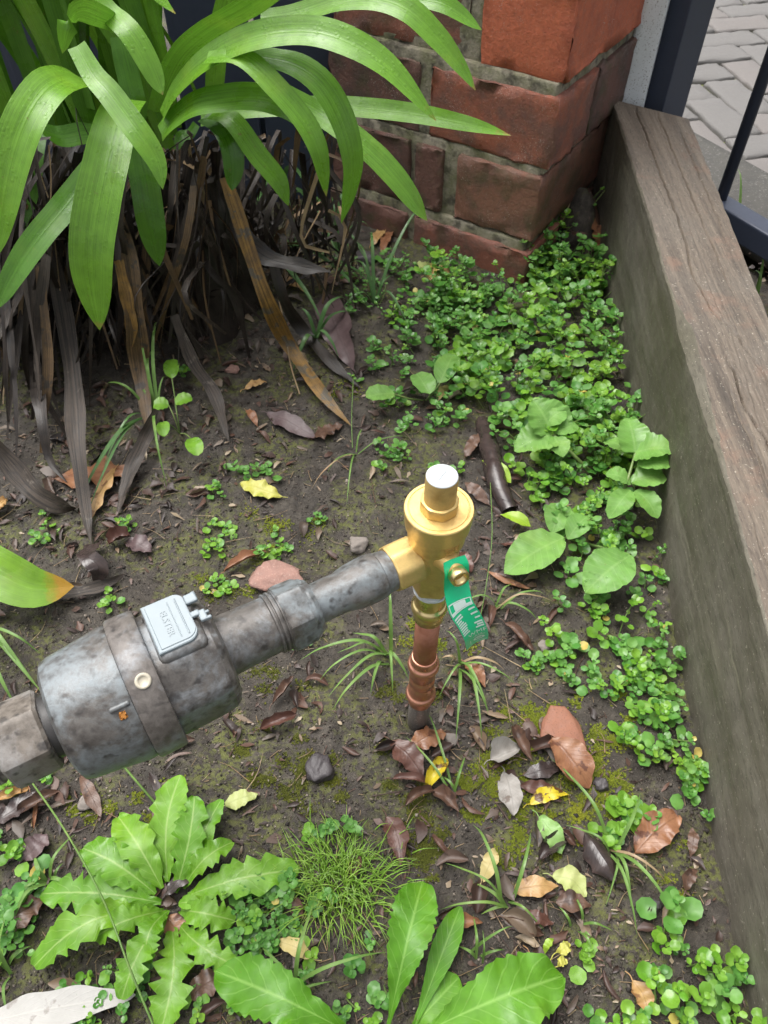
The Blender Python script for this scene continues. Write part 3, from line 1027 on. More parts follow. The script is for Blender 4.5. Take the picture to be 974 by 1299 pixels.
# dark boarded fence behind the strap-leaf clump
bf = root('board_fence', (-0.55, 1.42, 0), 'dark navy board fence behind the strap-leaved clump', 'fence')
e_p = (CB(0.0, 0.0) + PA * 0.415 + PB * 0.06)
fdir = nrm(np.array([-1.0, -0.03, 0]))
fnor = np.array([-fdir[1], fdir[0], 0])
for i in range(9):
    mb = MB()
    c = e_p + fdir * (0.068 + i * 0.142) + ZUP * 0.42
    rbox(mb, c, (fdir, fnor, ZUP), (0.132, 0.022, 0.98), 0.003, 2, 0.0006, brng)
    part('board', mb, NAVY, bf, False)
for z_ in (0.12, 0.72):
    mb = MB()
    rbox(mb, e_p + fdir * 0.64 - fnor * 0.024 + ZUP * z_, (fdir, fnor, ZUP), (1.28, 0.024, 0.05), 0.003, 2)
    part('cross_rail', mb, NAVY, bf, False)

# ================================================================== PLUMBING
AX0 = np.array([VX, VY, 0.0])
AXT = np.array([0.0390, 0.3500, 0.372])
AXD = nrm(AXT - AX0)


def ax(z):
    return AX0 + (AXT - AX0) * (z / 0.372)


# ---- copper riser
riser = root('copper_riser', (VX, VY, 0.0), 'copper riser pipe with press coupling rising from a grey pipe in the soil', 'water pipe')
mb = MB()
lathe(mb, AX0, AXD, [(-0.05, 0.0109), (0.030, 0.0109), (0.048, 0.0108), (0.055, 0.0105)], 32)
part('buried_pipe', mb, STEELP, riser)
mb = MB()
pf = [(0.043, 0.0122), (0.0435, 0.0136), (0.049, 0.0140), (0.052, 0.0143), (0.0535, 0.0152), (0.056, 0.0166), (0.0590, 0.0171), (0.062, 0.0166), (0.0645, 0.0152), (0.066, 0.0143), (0.068, 0.0142), (0.078, 0.0142),
      (0.0795, 0.0136), (0.081, 0.0136), (0.0825, 0.0142), (0.092, 0.0142), (0.0935, 0.0136), (0.095, 0.0136), (0.0965, 0.0142), (0.106, 0.0142), (0.108, 0.0146), (0.1095, 0.0154), (0.112, 0.0167), (0.115, 0.0171), (0.118, 0.0167), (0.1205, 0.0154), (0.122, 0.0144), (0.129, 0.0141), (0.1305, 0.0138), (0.131, 0.0110)]
bead = lambda zc, r0, r1, h: [(zc + h * cos(a_), r0 + (r1 - r0) * sin(a_)) for a_ in np.linspace(pi, 0, 9)]
pf = [(0.043, 0.0108), (0.0435, 0.0121), (0.050, 0.0123)] + bead(0.058, 0.0123, 0.0150, 0.0050) + [(0.066, 0.0121), (0.078, 0.0121), (0.0790, 0.0113), (0.0815, 0.0113), (0.0825, 0.0122), (0.092, 0.0122), (0.0930, 0.0113), (0.0955, 0.0113), (0.0965, 0.0121), (0.107, 0.0121)] \
    + bead(0.115, 0.0122, 0.0150, 0.0050) + [(0.123, 0.0121), (0.1295, 0.0121), (0.1307, 0.0118), (0.131, 0.0107)]
lathe(mb, AX0, AXD, pf, 48, 6)
part('press_coupling', mb, COPPER_P, riser)
mb = MB()
lathe(mb, AX0, AXD, [(0.05, 0.0107), (0.205, 0.0107)], 32)
part('pipe', mb, COPPER, riser)
mb = MB()
lathe(mb, AX0, AXD, [(0.196, 0.0112), (0.197, 0.0128), (0.204, 0.0124)] + bead(0.2130, 0.0124, 0.0152, 0.0055) + [(0.2215, 0.0124), (0.226, 0.0128), (0.238, 0.0128), (0.240, 0.0120)], 40)
part('brass_adaptor', mb, BRASS_P, riser)
mb = MB()
tr_ = np.random.default_rng(2)
for z_ in np.arange(0.2385, 0.2500, 0.0016):
    th_ = np.linspace(0, 6.5, 30)
    tube(mb, [ax(z_ + tr_.normal() * 0.0006) + np.array([cos(t), sin(t), 0.15 * sin(t + z_ * 900) * 0.02]) * (0.0136 + tr_.normal() * 0.0003) for t in th_], 0.0011, 6, 40)
part('sealing_tape', mb, PTFE, riser)

# ---- brass pressure valve
valve = root('pressure_valve', ax(0.236), 'gold brass pressure limiting valve with pale cap on the copper riser', 'valve')
mb = MB()
lathe(mb, AX0, AXD, [(0.244, 0.0120), (0.2445, 0.0165, 1), (0.246, 0.0176, 1), (0.264, 0.0176, 1), (0.268, 0.0168, 0.5), (0.272, 0.0170), (0.286, 0.0180), (0.298, 0.0190), (0.303, 0.0196), (0.3035, 0.0205), (0.306, 0.0212), (0.3185, 0.0220), (0.3190, 0.0230), (0.3205, 0.0236),
                  (0.3355, 0.0249), (0.3372, 0.0249), (0.3380, 0.0243), (0.3380, 0.0222), (0.3374, 0.0218), (0.3374, 0.0214), (0.3380, 0.0210), (0.338, 0.0)], 72, 6, phase=radians(25), cap=False)
body = part('body', mb, BRASS, valve, crease=24)
mb = MB()
lathe(mb, AX0, AXD, [(0.337, 0.0135, 1), (0.3385, 0.0142, 1), (0.3450, 0.0142, 1), (0.3468, 0.0134, 0.7), (0.3474, 0.0116)], 48, 8, phase=radians(10))
part('hexagon_nut', mb, BRASS, valve, crease=22)
mb = MB()
lathe(mb, AX0, AXD, [(0.346, 0.0117), (0.3475, 0.0113), (0.3690, 0.0113), (0.3700, 0.0110)], 40, cap=False)
cap_ = part('cap', mb, BRASS, valve)
mb = MB()
lathe(mb, AX0, AXD, [(0.3685, 0.0110), (0.3704, 0.0110), (0.3710, 0.0105), (0.3710, 0.0)], 40, cap=False)
part('cap_disc', mb, CAPTOP, cap_)
mb = MB()
rbox(mb, ax(0.3711), (nrm([0.55, 0.83, 0]), nrm([-0.83, 0.55, 0]), ZUP), (0.010, 0.0009, 0.0004), 0, 1)
part('scored_line', mb, m_plain('grey_score', (0.38, 0.41, 0.42), 0.6), cap_)
# outlet arm towards the meter
MZ = 0.287
MO = np.array([0.0380, 0.352, MZ])
MD = nrm(np.array([-0.870, -0.4933, 0]))
MS = np.array([0.4933, -0.870, 0])
mb = MB()
lathe(mb, MO, MD, [(0.004, 0.0165), (0.013, 0.0158), (0.0165, 0.0165), (0.0175, 0.0185, 1), (0.0185, 0.0190, 1), (0.0375, 0.0190, 1), (0.0392, 0.0180, 1), (0.0394, 0.0150)], 72, 8, phase=radians(36))
part('outlet_arm', mb, BRASS, valve, crease=22)
# small test boss with ring
BO = ax(0.297)
BT = np.array([0.0540, 0.3150, 0.3015])
BD = nrm(BT - BO)
BL = np.linalg.norm(BT - BO)
mb = MB()
lathe(mb, BO, BD, [(0.010, 0.0125), (0.018, 0.0095), (0.024, 0.0078), (BL - 0.003, 0.0066)], 32)
part('test_boss', mb, BRASS, valve)
mb = MB()
lathe(mb, BO, BD, [(BL - 0.006, 0.0050), (BL - 0.006, 0.0068), (BL - 0.005, 0.0072), (BL + 0.0005, 0.0072), (BL + 0.0015, 0.0067), (BL + 0.0015, 0.0052), (BL + 0.001, 0.0046), (BL - 0.004, 0.0044), (BL - 0.004, 0.0)], 40, cap=False)
part('boss_ring', mb, BRASS_P, valve)


def text_mesh(body_, size, extrude=0.0, res=2):
    cu = bpy.data.curves.new('lettering', 'FONT')
    cu.body = body_
    cu.size = size
    cu.extrude = extrude
    cu.align_x = 'CENTER'
    cu.align_y = 'CENTER'
    cu.resolution_u = res
    ob = bpy.data.objects.new('lettering', cu)
    COL.objects.link(ob)
    dg = bpy.context.evaluated_depsgraph_get()
    me = bpy.data.meshes.new_from_object(ob.evaluated_get(dg))
    bpy.data.objects.remove(ob)
    bpy.data.curves.remove(cu)
    V = np.array([v.co[:] for v in me.vertices])
    Fs = {}
    for p in me.polygons:
        Fs.setdefault(len(p.vertices), []).append(list(p.vertices))
    bpy.data.meshes.remove(me)
    return V, [np.array(f) for f in Fs.values()]


# raised maker's stamp in a frame on the body
sa = radians(-62)
sr = 0.0216


def on_body(u, v, out):
    a = sa + u / sr
    z = 0.3125 + v
    r_ = np.interp(z, [0.298, 0.303, 0.3035, 0.306, 0.3185], [0.0190, 0.0196, 0.0205, 0.0212, 0.0220]) + out
    c = ax(z)
    return np.array([c[0] + r_ * cos(a), c[1] + r_ * sin(a), c[2]])


mb = MB()
Vt_, Ft_ = text_mesh('RMC', 0.0050, 0.0003)
mb.add([on_body(v[0], v[1] - 0.0002, 0.0002 + v[2]) for v in Vt_], Ft_)
for (u0, v0, u1, v1) in ((-0.0058, -0.0033, 0.0058, -0.0033), (-0.0058, 0.0033, 0.0058, 0.0033), (-0.0058, -0.0033, -0.0058, 0.0033), (0.0058, -0.0033, 0.0058, 0.0033)):
    tube(mb, [on_body(u0 + (u1 - u0) * q, v0 + (v1 - v0) * q, 0.0001) for q in (0, 0.5, 1)], 0.00035, 5, 7)
part('maker_stamp', mb, BRASS, body, False)

# ---- green hang tag
TC = BO + BD * (BL - 0.0075)
TP = spline([TC + ZUP * 0.0105 + BD * -0.004, TC + ZUP * 0.004, TC - ZUP * 0.006 + BD * 0.001, TC - ZUP * 0.015 + BD * 0.0025, atY(583, 768, 0.3115), atY(594, 786, 0.309), atY(602, 803, 0.308), atY(604, 815, 0.313)], 40)
TSd = nrm(np.array([0.89, 0.45, 0.06]))
tT = nrm(np.gradient(TP, axis=0))
tS = nrm(TSd - tT * (tT @ TSd)[:, None])
tN = np.cross(tT, tS)
if tN[25][1] > 0:
    tN = -tN
thw = np.interp(np.linspace(0, 1, 40), [0, 0.05, 0.12, 0.9, 1], [0.0085, 0.0096, 0.0100, 0.0100, 0.0096])


def on_tag(u, v, out):
    """u in metres across, v 0..1 along"""
    i = np.clip(v, 0, 1) * 39
    a = min(int(i), 38)
    w = i - a
    c = TP[a] * (1 - w) + TP[a + 1] * w
    u = u * 1.0
    return c + (tS[a] * (1 - w) + tS[a + 1] * w) * u + (tN[a] * (1 - w) + tN[a + 1] * w) * (out + 0.0022 * (u / 0.01) ** 2)


mb = MB()
for sg, off in ((1, 0.0), (-1, -0.0007)):
    V_, UVs = [], []
    for i in range(40):
        for u in np.linspace(-1, 1, 9):
            V_.append(on_tag(u * thw[i], i / 39, off))
            UVs.append(((u + 1) / 2, i / 39))
    f_ = grid_faces(40, 9)
    mb.add(V_, f_ if sg > 0 else f_[:, ::-1], UVs)
tag_root = put('hang_tag', mb.mesh('hang_tag', True, TP[0]), TAGG, None, 'curled green plastic hang tag with white print on the brass valve', 'tag', loc=tuple(TP[0]))
mb = MB()


def tag_rect(u0, u1, v0, v1, out=0.0003):
    n_ = 5
    u0, u1 = u0 * 1.0, u1 * 1.0
    V_ = [on_tag(u0 + (u1 - u0) * j / 4, v0 + (v1 - v0) * i / (n_ - 1), out) for i in range(n_) for j in range(5)]
    mb.add(V_, grid_faces(n_, 5))


tL = 0.0
tg = np.random.default_rng(4)
tlen = np.sum(np.linalg.norm(np.diff(TP, axis=0), axis=1))
for (u0, u1, v0, v1) in ((-0.0092, 0.0092, 0.375, 0.383), (-0.0092, 0.0092, 0.452, 0.462), (-0.0092, -0.0085, 0.383, 0.452), (0.0085, 0.0092, 0.383, 0.452), (-0.0050, 0.0050, 0.385, 0.450), (0.0050, 0.0090, 0.425, 0.452), (-0.0090, -0.0050, 0.437, 0.452)):
    tag_rect(u0, u1, v0, v1)
for i in range(9):                       # small print: two ragged columns of words too small to read
    v = 0.485 + i * 0.026
    tag_rect(-0.0090, -0.0090 + tg.uniform(0.0040, 0.0068), v, v + 0.016)
    if i % 2 == 0 or i > 5:
        tag_rect(0.0090 - tg.uniform(0.0035, 0.0065), 0.0090, v + 0.006, v + 0.024)
Vt_, Ft_ = text_mesh('WMF', 0.0068)
mb.add([on_tag(v[0] + 0.0020, 0.765 - v[1] / tlen, 0.0003) for v in Vt_], Ft_)
for i in range(3):
    tag_rect(0.0018 + i * 0.0022 - 0.002, 0.0030 + i * 0.0022 - 0.002, 0.808, 0.818)
tag_rect(-0.002, 0.0075, 0.828, 0.836)
for a_ in np.linspace(0, 2 * pi, 20, endpoint=False):   # seal-like ring
    p_, q_ = a_, a_ + 2 * pi / 20
    V_ = [on_tag(0.0025 + r_ * cos(t_), 0.893 + r_ * sin(t_) * 0.8 / tlen, 0.0003) for (r_, t_) in ((0.0030, p_), (0.0048, p_), (0.0048, q_), (0.0030, q_))]
    mb.add(V_, [(0, 1, 2, 3)])
tag_rect(0.0008, 0.0042, 0.878, 0.888)
tag_rect(0.0005, 0.0045, 0.894, 0.904)
tag_rect(-0.0005, 0.009, 0.955, 0.966)
tag_rect(-0.0052, -0.0047, 0.86, 0.95)
part('white_print', mb, TAGW, tag_root, False)

# ---- water meter with its couplings
meter = root('water_meter', MO + MD * 0.22 - ZUP * 0.05, 'spotted grey brown water meter with pale hinged lid on the horizontal pipe', 'water meter')
mrng = np.random.default_rng(8)


def mlathe(name, prof, mat, n=64, ngon=None, phase=0.0, parent=meter, cap=True):
    mb = MB()
    lathe(mb, MO, MD, prof, n, ngon, phase=phase, cap=cap)
    return part(name, mb, mat, parent, crease=22 if ngon else 40)


mlathe('end_ring', [(0.0385, 0.0140), (0.0388, 0.0158), (0.0430, 0.0160), (0.0470, 0.0166), (0.0480, 0.0160), (0.0490, 0.0160)], PATINA, 48)
mlathe('tailpiece', [(0.0475, 0.0160), (0.0485, 0.0174), (0.0530, 0.0180), (0.0610, 0.0181, 0.3), (0.0700, 0.0176, 0.6), (0.0760, 0.0162, 0.4), (0.0800, 0.0150), (0.0960, 0.0150), (0.1040, 0.0150)], PATINA, 64, 8, 0.3)
mlathe('union_nut', [(0.1005, 0.0150), (0.1015, 0.0195), (0.1035, 0.0205), (0.1050, 0.0216), (0.1065, 0.0232, 0.8), (0.1090, 0.0250, 1), (0.1220, 0.0256, 1), (0.1255, 0.0250, 0.7), (0.1265, 0.0235)], PATINA, 72, 6, radians(38))
mlathe('thread', [(0.1255, 0.021), (0.126, 0.0224), (0.1275, 0.0224), (0.128, 0.0208), (0.1288, 0.0208), (0.1293, 0.0224), (0.1308, 0.0224), (0.1313, 0.0208), (0.1320, 0.0208), (0.1326, 0.0222), (0.1340, 0.0222), (0.1345, 0.0205)], PATINA_B, 48)
mlathe('spigot', [(0.133, 0.0204), (0.150, 0.0208), (0.168, 0.0215), (0.176, 0.0225)], PATINA_B, 48)
# right-hand housing: rounded polygon
mlathe('housing', [(0.1700, 0.022), (0.1708, 0.0330, 1), (0.1730, 0.0382, 1), (0.1770, 0.0415, 1), (0.1850, 0.0428, 1), (0.2140, 0.0436, 1), (0.2170, 0.0420, 0.6), (0.2175, 0.0400)], PATINA_B, 96, 8, radians(20))
mlathe('clamp_band', [(0.2150, 0.0420), (0.2155, 0.0474), (0.2170, 0.0484), (0.2330, 0.0486), (0.2345, 0.0476), (0.2350, 0.0450)], BANDMAT, 96)
barrel = mlathe('barrel', [(0.2340, 0.0440), (0.2350, 0.0462), (0.2400, 0.0466), (0.2500, 0.0450), (0.2640, 0.0430), (0.2740, 0.0418), (0.2790, 0.0400), (0.2815, 0.0350), (0.2825, 0.020)], PATINA, 96)
mlathe('neck', [(0.281, 0.021), (0.291, 0.021)], DARKPL, 40)
mlathe('inlet_nut', [(0.2880, 0.019), (0.2885, 0.0255, 1), (0.2905, 0.0275, 1), (0.3160, 0.0282, 1), (0.3180, 0.0262, 1), (0.3182, 0.0180)], NUTMAT, 72, 6, radians(30))
mlathe('inlet_pipe', [(0.316, 0.0185), (0.322, 0.0185), (0.3225, 0.0200), (0.47, 0.0200)], NUTMAT, 40)
# small cast lug and rusty drip on the barrel
lug = MO + MD * 0.2425 + (MS * cos(radians(50)) + ZUP * sin(radians(50))) * 0.0456
mb = MB()
ln = MS * cos(radians(50)) + ZUP * sin(radians(50))
rbox(mb, lug, (MD, np.cross(ln, MD), ln), (0.013, 0.0035, 0.004), 0.0014, 3)
part('cast_lug', mb, PATINA, meter)
mb = MB()
lr = MS * cos(radians(43)) + ZUP * sin(radians(43))
rbox(mb, MO + MD * 0.2425 + lr * 0.0462, (MD, np.cross(lr, MD), lr), (0.0040, 0.0048, 0.0012), 0.0005, 3, 0.0003, mrng)
part('rust_mark', mb, RUST, meter)
# round screw on the band
sn = MS * cos(radians(60)) + ZUP * sin(radians(60))
mb = MB()
lathe(mb, MO + MD * 0.2245 + sn * 0.0478, sn, [(0, 0.0050), (0.0012, 0.0050), (0.0019, 0.0045), (0.0017, 0.0030), (0.0011, 0.0028), (0.0011, 0.0)], 28, cap=False)
part('screw', mb, SCREWM, meter)
# lid on its flat seat
LZ = 0.3325


def LP(s, t, z):
    return MO * np.array([1, 1, 0]) + MD * s + MS * t + ZUP * z


mb = MB()
rbox(mb, LP(0.1955, -0.004, LZ - 0.0135), (MD, MS, ZUP), (0.032, 0.044, 0.022), 0.004, 4)
part('lid_seat', mb, PATINA_B, meter)
ol = []
for (s_, t_) in ((0.2098, -0.0245), (0.2098, 0.0140)):
    ol.append((s_, t_))
for a_ in np.linspace(90, 0, 7):
    ol.append((0.1905 - 0.0075 * cos(radians(a_)), 0.0062 + 0.0075 * sin(radians(a_)) + 0.0004))
for a_ in np.linspace(0, -90, 7):
    ol.append((0.1895 - 0.0065 * cos(radians(a_)), -0.0178 + 0.0065 * sin(radians(a_))))
ol = np.array(ol)
n_ = len(ol)
cen = ol.mean(0)
rings = [(1.0, LZ - 0.0025), (1.0, LZ - 0.0005), (0.97, LZ), (0.90, LZ), (0.88, LZ + 0.0006), (0.0, LZ + 0.0006)]
V_ = np.concatenate([[LP(*(cen + (p - cen) * k_), z_ - 0.03 * (p[1] - cen[1]) * 0) for p in ol] for (k_, z_) in rings])
mb = MB()
mb.add(V_, grid_faces(len(rings), n_, True))
lid = part('lid', mb, LIDMAT, meter, False)
mb = MB()
rbox(mb, LP(0.1805, -0.0035, LZ - 0.001), (MD, MS, ZUP), (0.006, 0.0045, 0.003), 0.001, 2)
rbox(mb, LP(0.1790, -0.0165, LZ - 0.0015), (MD, MS, ZUP), (0.008, 0.0075, 0.003), 0.001, 2)
tube(mb, [LP(0.1765, -0.014, LZ - 0.002), LP(0.1765, -0.0205, LZ - 0.002)], 0.0018, 8)
rbox(mb, LP(0.1765, -0.0005, LZ - 0.0015), (MD, MS, ZUP), (0.0050, 0.0085, 0.003), 0.001, 2)
rbox(mb, LP(0.1738, 0.0026, LZ - 0.0018), (MD, MS, ZUP), (0.0042, 0.0024, 0.003), 0.0008, 2)
rbox(mb, LP(0.1738, -0.0018, LZ - 0.0018), (MD, MS, ZUP), (0.0042, 0.0020, 0.003), 0.0008, 2)
part('hinge', mb, LIDMAT, lid, False)
mb = MB()
Vt_, Ft_ = text_mesh('ELSTER', 0.0062, 0.00025)
mb.add([LP(0.1985 - v[1], -0.0045 + v[0] * 1.05, LZ + 0.0007 + v[2]) for v in Vt_], Ft_)
part('raised_lettering', mb, LIDMAT, lid, False)
mb = MB()
tube(mb, [LP(0.1935, -0.020, LZ + 0.0006), LP(0.1935, 0.009, LZ + 0.0006)], 0.0004, 6)
tube(mb, [LP(0.1885, -0.020, LZ + 0.0006), LP(0.1885, 0.009, LZ + 0.0006)], 0.0006, 6)
part('rib', mb, LIDMAT, lid)

# ================================================================== STRAP-LEAVED CLUMP
clump = root('strap_leaf_plant', (-0.33, 0.98, 0.03), 'clump of arching glossy green strap leaves over dark dead thatch beside the brick pier', 'plant')
arng = np.random.default_rng(21)


def strap(pts, wpx, mat=STRAP, fold=0.16, n=30, taper=0.82, base=0.75, name='leaf', tipw=0.02, twist=0.0, label=None, nw=7, side=None, cr=0.02):
    P = np.array([atY(*p) for p in pts])
    C = spline(P, n)
    mid = C[n // 2]
    hw = 0.83 * wpx * pxm(mid) / 2
    t = np.linspace(0, 1, n)
    prof = np.where(t < 0.5, base + (1 - base) * np.sin(np.clip(t / 0.5, 0, 1) * pi / 2), 1.0)
    tt = np.clip((t - 0.5) / 0.5, 0, 1)
    prof = prof * (1 - (1 - tipw) * tt ** (1.0 / (1.001 - taper) if taper < 0.8 else 4.2))
    r = C[-1] - C[0]
    if side is None:
        # across the blade: level, square to the way the leaf leans out
        r = np.array([r[0], r[1], 0])
        side = np.cross(nrm(r), ZUP)
        vs = nrm(np.cross(nrm(C[-1] - C[0]), nrm(mid - CAMP)))      # blades tilt towards the open side of the clump
        vs = vs * (1 if vs @ side > 0 else -1)
        side = nrm(0.45 * side + 0.55 * vs)
    tw = twist * (t - 0.3) + 0.05 * np.sin(t * 5 + arng.uniform(0, 6))
    # a level, lightly undulating blade
    C = C + np.outer(0.0025 * np.sin(t * 9 + arng.uniform(0, 6)), ZUP)
    mb = MB()
    ribbon(mb, C, hw * prof, side, nw, fold, 0.0, cr, twist=tw, rng=arng)
    return part(name, mb, mat, clump, True, label)


# arching leaves in front, traced from base to tip: (x, y, distance forward)
strap([(150, 128, .93), (123, 112, .90), (95, 100, .86), (62, 114, .81), (28, 165, .765), (6, 235, .74), (-8, 330, .725)], 60)
strap([(165, 128, .92), (153, 145, .88), (140, 185, .83), (124, 255, .785), (117, 330, .76), (126, 418, .745)], 70, taper=0.8)
strap([(98, 62, .84), (118, 95, .82), (140, 118, .80), (172, 165, .775), (198, 205, .76), (206, 238, .75)], 39, side=(0.8, 0.45, 0.3))
strap([(150, 36, .85), (128, 18, .83), (104, 17, .80), (84, 35, .785), (78, 64, .78)], 36, n=20, side=(0.6, 0.5, 0.6))
strap([(118, -12, .86), (135, 10, .85), (160, 38, .83), (188, 80, .815), (206, 118, .805)], 37, side=(0.75, 0.5, 0.3))
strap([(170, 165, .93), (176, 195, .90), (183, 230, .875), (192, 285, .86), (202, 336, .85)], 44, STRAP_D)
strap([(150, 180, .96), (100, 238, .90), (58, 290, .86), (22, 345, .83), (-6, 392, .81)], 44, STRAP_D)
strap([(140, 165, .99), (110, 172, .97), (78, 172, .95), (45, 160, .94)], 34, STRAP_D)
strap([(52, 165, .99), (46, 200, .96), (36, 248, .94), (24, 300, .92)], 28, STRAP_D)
strap([(207, 150, .93), (222, 118, .93), (250, 83, .915), (290, 56, .90), (340, 43, .885), (400, 44, .87), (448, 60, .855), (490, 84, .845), (525, 118, .835), (553, 150, .83)], 47, n=44)
strap([(198, 140, .95), (212, 105, .95), (232, 72, .94), (270, 36, .925), (312, 10, .91), (355, -14, .90), (410, -36, .89)], 44, n=30)
strap([(330, 22, .98), (380, 14, .97), (430, 3, .96), (480, 2, .945), (520, 15, .93), (554, 45, .92), (582, 80, .915), (603, 115, .91)], 40, n=36)
strap([(440, -25, .99), (490, -12, .98), (525, -2, .97), (565, 10, .96), (611, 35, .95)], 30)
strap([(262, 75, .90), (308, 77, .885), (350, 110, .865), (384, 150, .85), (404, 195, .84), (414, 250, .835)], 37)
strap([(300, 66, .91), (337, 71, .90), (372, 82, .885), (406, 108, .87), (432, 150, .855), (446, 200, .845), (441, 245, .84), (433, 284, .835)], 44, twist=0.3)
strap([(360, 120, .95), (400, 140, .94), (440, 168, .92), (482, 207, .90), (516, 243, .885), (542, 278, .88)], 39)
strap([(255, 152, .98), (310, 143, .97), (380, 136, .96), (440, 133, .95), (505, 141, .94), (577, 157, .93), (648, 173, .925)], 33, n=36)
strap([(205, 172, .92), (228, 148, .92), (258, 128, .91), (308, 122, .90), (352, 133, .89), (382, 155, .885), (398, 182, .88)], 46)
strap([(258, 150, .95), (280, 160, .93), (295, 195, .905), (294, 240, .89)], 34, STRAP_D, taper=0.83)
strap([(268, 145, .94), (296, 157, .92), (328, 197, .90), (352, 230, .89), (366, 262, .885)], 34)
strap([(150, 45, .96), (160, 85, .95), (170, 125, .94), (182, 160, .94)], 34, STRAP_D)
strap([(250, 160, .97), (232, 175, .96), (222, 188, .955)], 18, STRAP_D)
# low leaf coming in from the side near the ground, yellowing tip
strap([(-120, 640, .56), (-60, 690, .52), (0, 728, .495), (45, 748, .487), (94, 744, .50)], 74, STRAP_Y, n=24, side=(0.25, 0.95, 0.25))
# leaves standing up behind
for i in range(34):
    cxp = arng.choice([210, 190, 110, 90, 30, 0, 260, 150], p=[.2, .12, .18, .12, .14, .08, .06, .10]) + arng.normal(0, 14)
    Yb = arng.uniform(1.0, 1.14)
    b = atY(cxp, 165 + arng.normal(0, 18), Yb)
    lean = arng.normal(0, 0.10)
    out = arng.uniform(-0.06, 0.14)
    hgt_ = arng.uniform(0.20, 0.42)
    P = [b, b + np.array([lean * 0.25, -out * 0.1, hgt_ * 0.5]), b + np.array([lean * 0.8, -out * 0.45, hgt_ * 0.9]), b + np.array([lean * 1.6, -out, hgt_ * (1.0 - abs(lean) * 1.5)])]
    C = spline(P, 22)
    t = np.linspace(0, 1, 22)
    mb = MB()
    a_ = arng.normal(0, 0.5)
    ribbon(mb, C, arng.uniform(0.011, 0.018) * (0.8 + 0.2 * np.sin(t * pi)) * (1 - 0.98 * np.clip((t - 0.45) / 0.55, 0, 1) ** 3), (cos(a_), sin(a_), 0), 5, 0.25, 0, 0.02, rng=arng)
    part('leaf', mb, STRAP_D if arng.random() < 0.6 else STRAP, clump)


# dead straps hanging to the ground
def dead(pts, wpx, mat, n=26, base=0.7, side=None, cr=0.10, fold=0.25, tw=0.6):
    P = np.array([G(p[0], p[1], p[3]) if len(p) == 4 else atY(*p) for p in pts])
    C = spline(P, n)
    t = np.linspace(0, 1, n)
    hw = 0.78 * wpx * pxm(C[n // 2]) / 2 * (base + (1 - base) * np.sin(t * pi)) * (1 - 0.9 * np.clip((t - 0.6) / 0.4, 0, 1) ** 3) * (1 + 0.12 * np.sin(t * 17 + arng.uniform(0, 6)))
    mb = MB()
    ribbon(mb, C, hw, side or (1, 0.25, 0), 5, fold, 0, cr, twist=tw * (t - 0.5), rng=arng)
    part('dead_leaf', mb, mat, clump)


dead([(285, 225, .96), (300, 270, .94), (318, 325, .92), (340, 385, .90), (368, 440, 0, .03), (405, 495, 0, .018), (446, 541, 0, .008)], 25, DEADTAN)
dead([(290, 230, .97), (303, 290, .955), (335, 325, .94), (380, 338, .93), (420, 345, .925)], 30, DEADDARK)
dead([(345, 330, .97), (360, 380, .955), (385, 420, 0, .02), (420, 460, 0, .010), (455, 490, 0, .006)], 20, DEADDARK)
dead([(148, 270, .92), (162, 330, .88), (172, 410, .85), (178, 470, .84), (190, 552, 0, .012)], 32, DEADBR, tw=0.2)
dead([(150, 330, .87), (165, 400, .85), (168, 440, .845)], 20, DEADTAN)
dead([(60, 300, .93), (78, 380, .88), (92, 470, .82), (98, 560, 0, .06), (108, 640, 0, .02), (116, 690, 0, .008)], 30, DEADSTRAP, tw=0.2)
dead([(20, 330, .95), (40, 430, .90), (52, 520, 0, .07), (62, 580, 0, .03), (85, 612, 0, .012)], 22, DEADDARK)
dead([(-30, 540, 0, .10), (10, 585, 0, .06), (45, 625, 0, .03), (80, 642, 0, .012), (112, 640, 0, .006)], 34, DEADSTRAP)
dead([(200, 520, 0, .05), (182, 560, 0, .03), (165, 600, 0, .016), (150, 650, 0, .006)], 24, DEADSTRAP, side=(0.8, 0.5, 0.2))
dead([(220, 400, .86), (245, 460, 0, .06), (272, 500, 0, .025), (290, 560, 0, .008)], 20, DEADSTRAP)
dead([(120, 690, 0, .01), (112, 705, 0, .035), (125, 720, 0, .03), (122, 742, 0, .005)], 34, L_DARK, side=(0.9, 0.3, 0.2))
dead([(45, 745, 0, .02), (85, 752, 0, .012), (125, 744, 0, .010), (160, 728, 0, .006)], 20, DEADSTRAP, side=(0.3, 0.9, 0.2))
for i in range(74):
    x0, x1 = arng.uniform(0, 275), 0
    y0 = arng.uniform(185, 290)
    Y0 = arng.uniform(.93, 1.05)
    x1 = x0 + arng.normal(-5, 45) + (x0 - 170) * 0.25
    y1 = arng.uniform(380, 600) if x0 < 120 else arng.uniform(330, 470) - max(0, x0 - 200) * 0.3
    b = atY(x0, y0, Y0)
    e_ = G(x1, y1, 0.006)
    m1 = b * 0.66 + e_ * 0.34 + np.array([0, -arng.uniform(0.0, 0.04), arng.uniform(0.0, 0.05)])
    m2 = b * 0.3 + e_ * 0.7 + np.array([arng.normal(0, 0.015), -arng.uniform(0.0, 0.03), arng.uniform(0.0, 0.04)])
    C = spline([b, m1, m2, e_], 20)
    t = np.linspace(0, 1, 20)
    mb = MB()
    ribbon(mb, C, arng.uniform(0.0035, 0.0085) * (1 - 0.7 * t ** 3) * (1 + 0.22 * np.sin(t * 13 + i)), (1, arng.normal(0, .4), 0), 4, arng.uniform(.1, .6), 0, 0.15, twist=arng.normal(0, 1.0) * (t - 0.4), rng=arng)
    part('dead_leaf', mb, (DEADBR if i % 9 == 4 else [DEADSTRAP, DEADDARK][i % 2]), clump)
mb = MB()
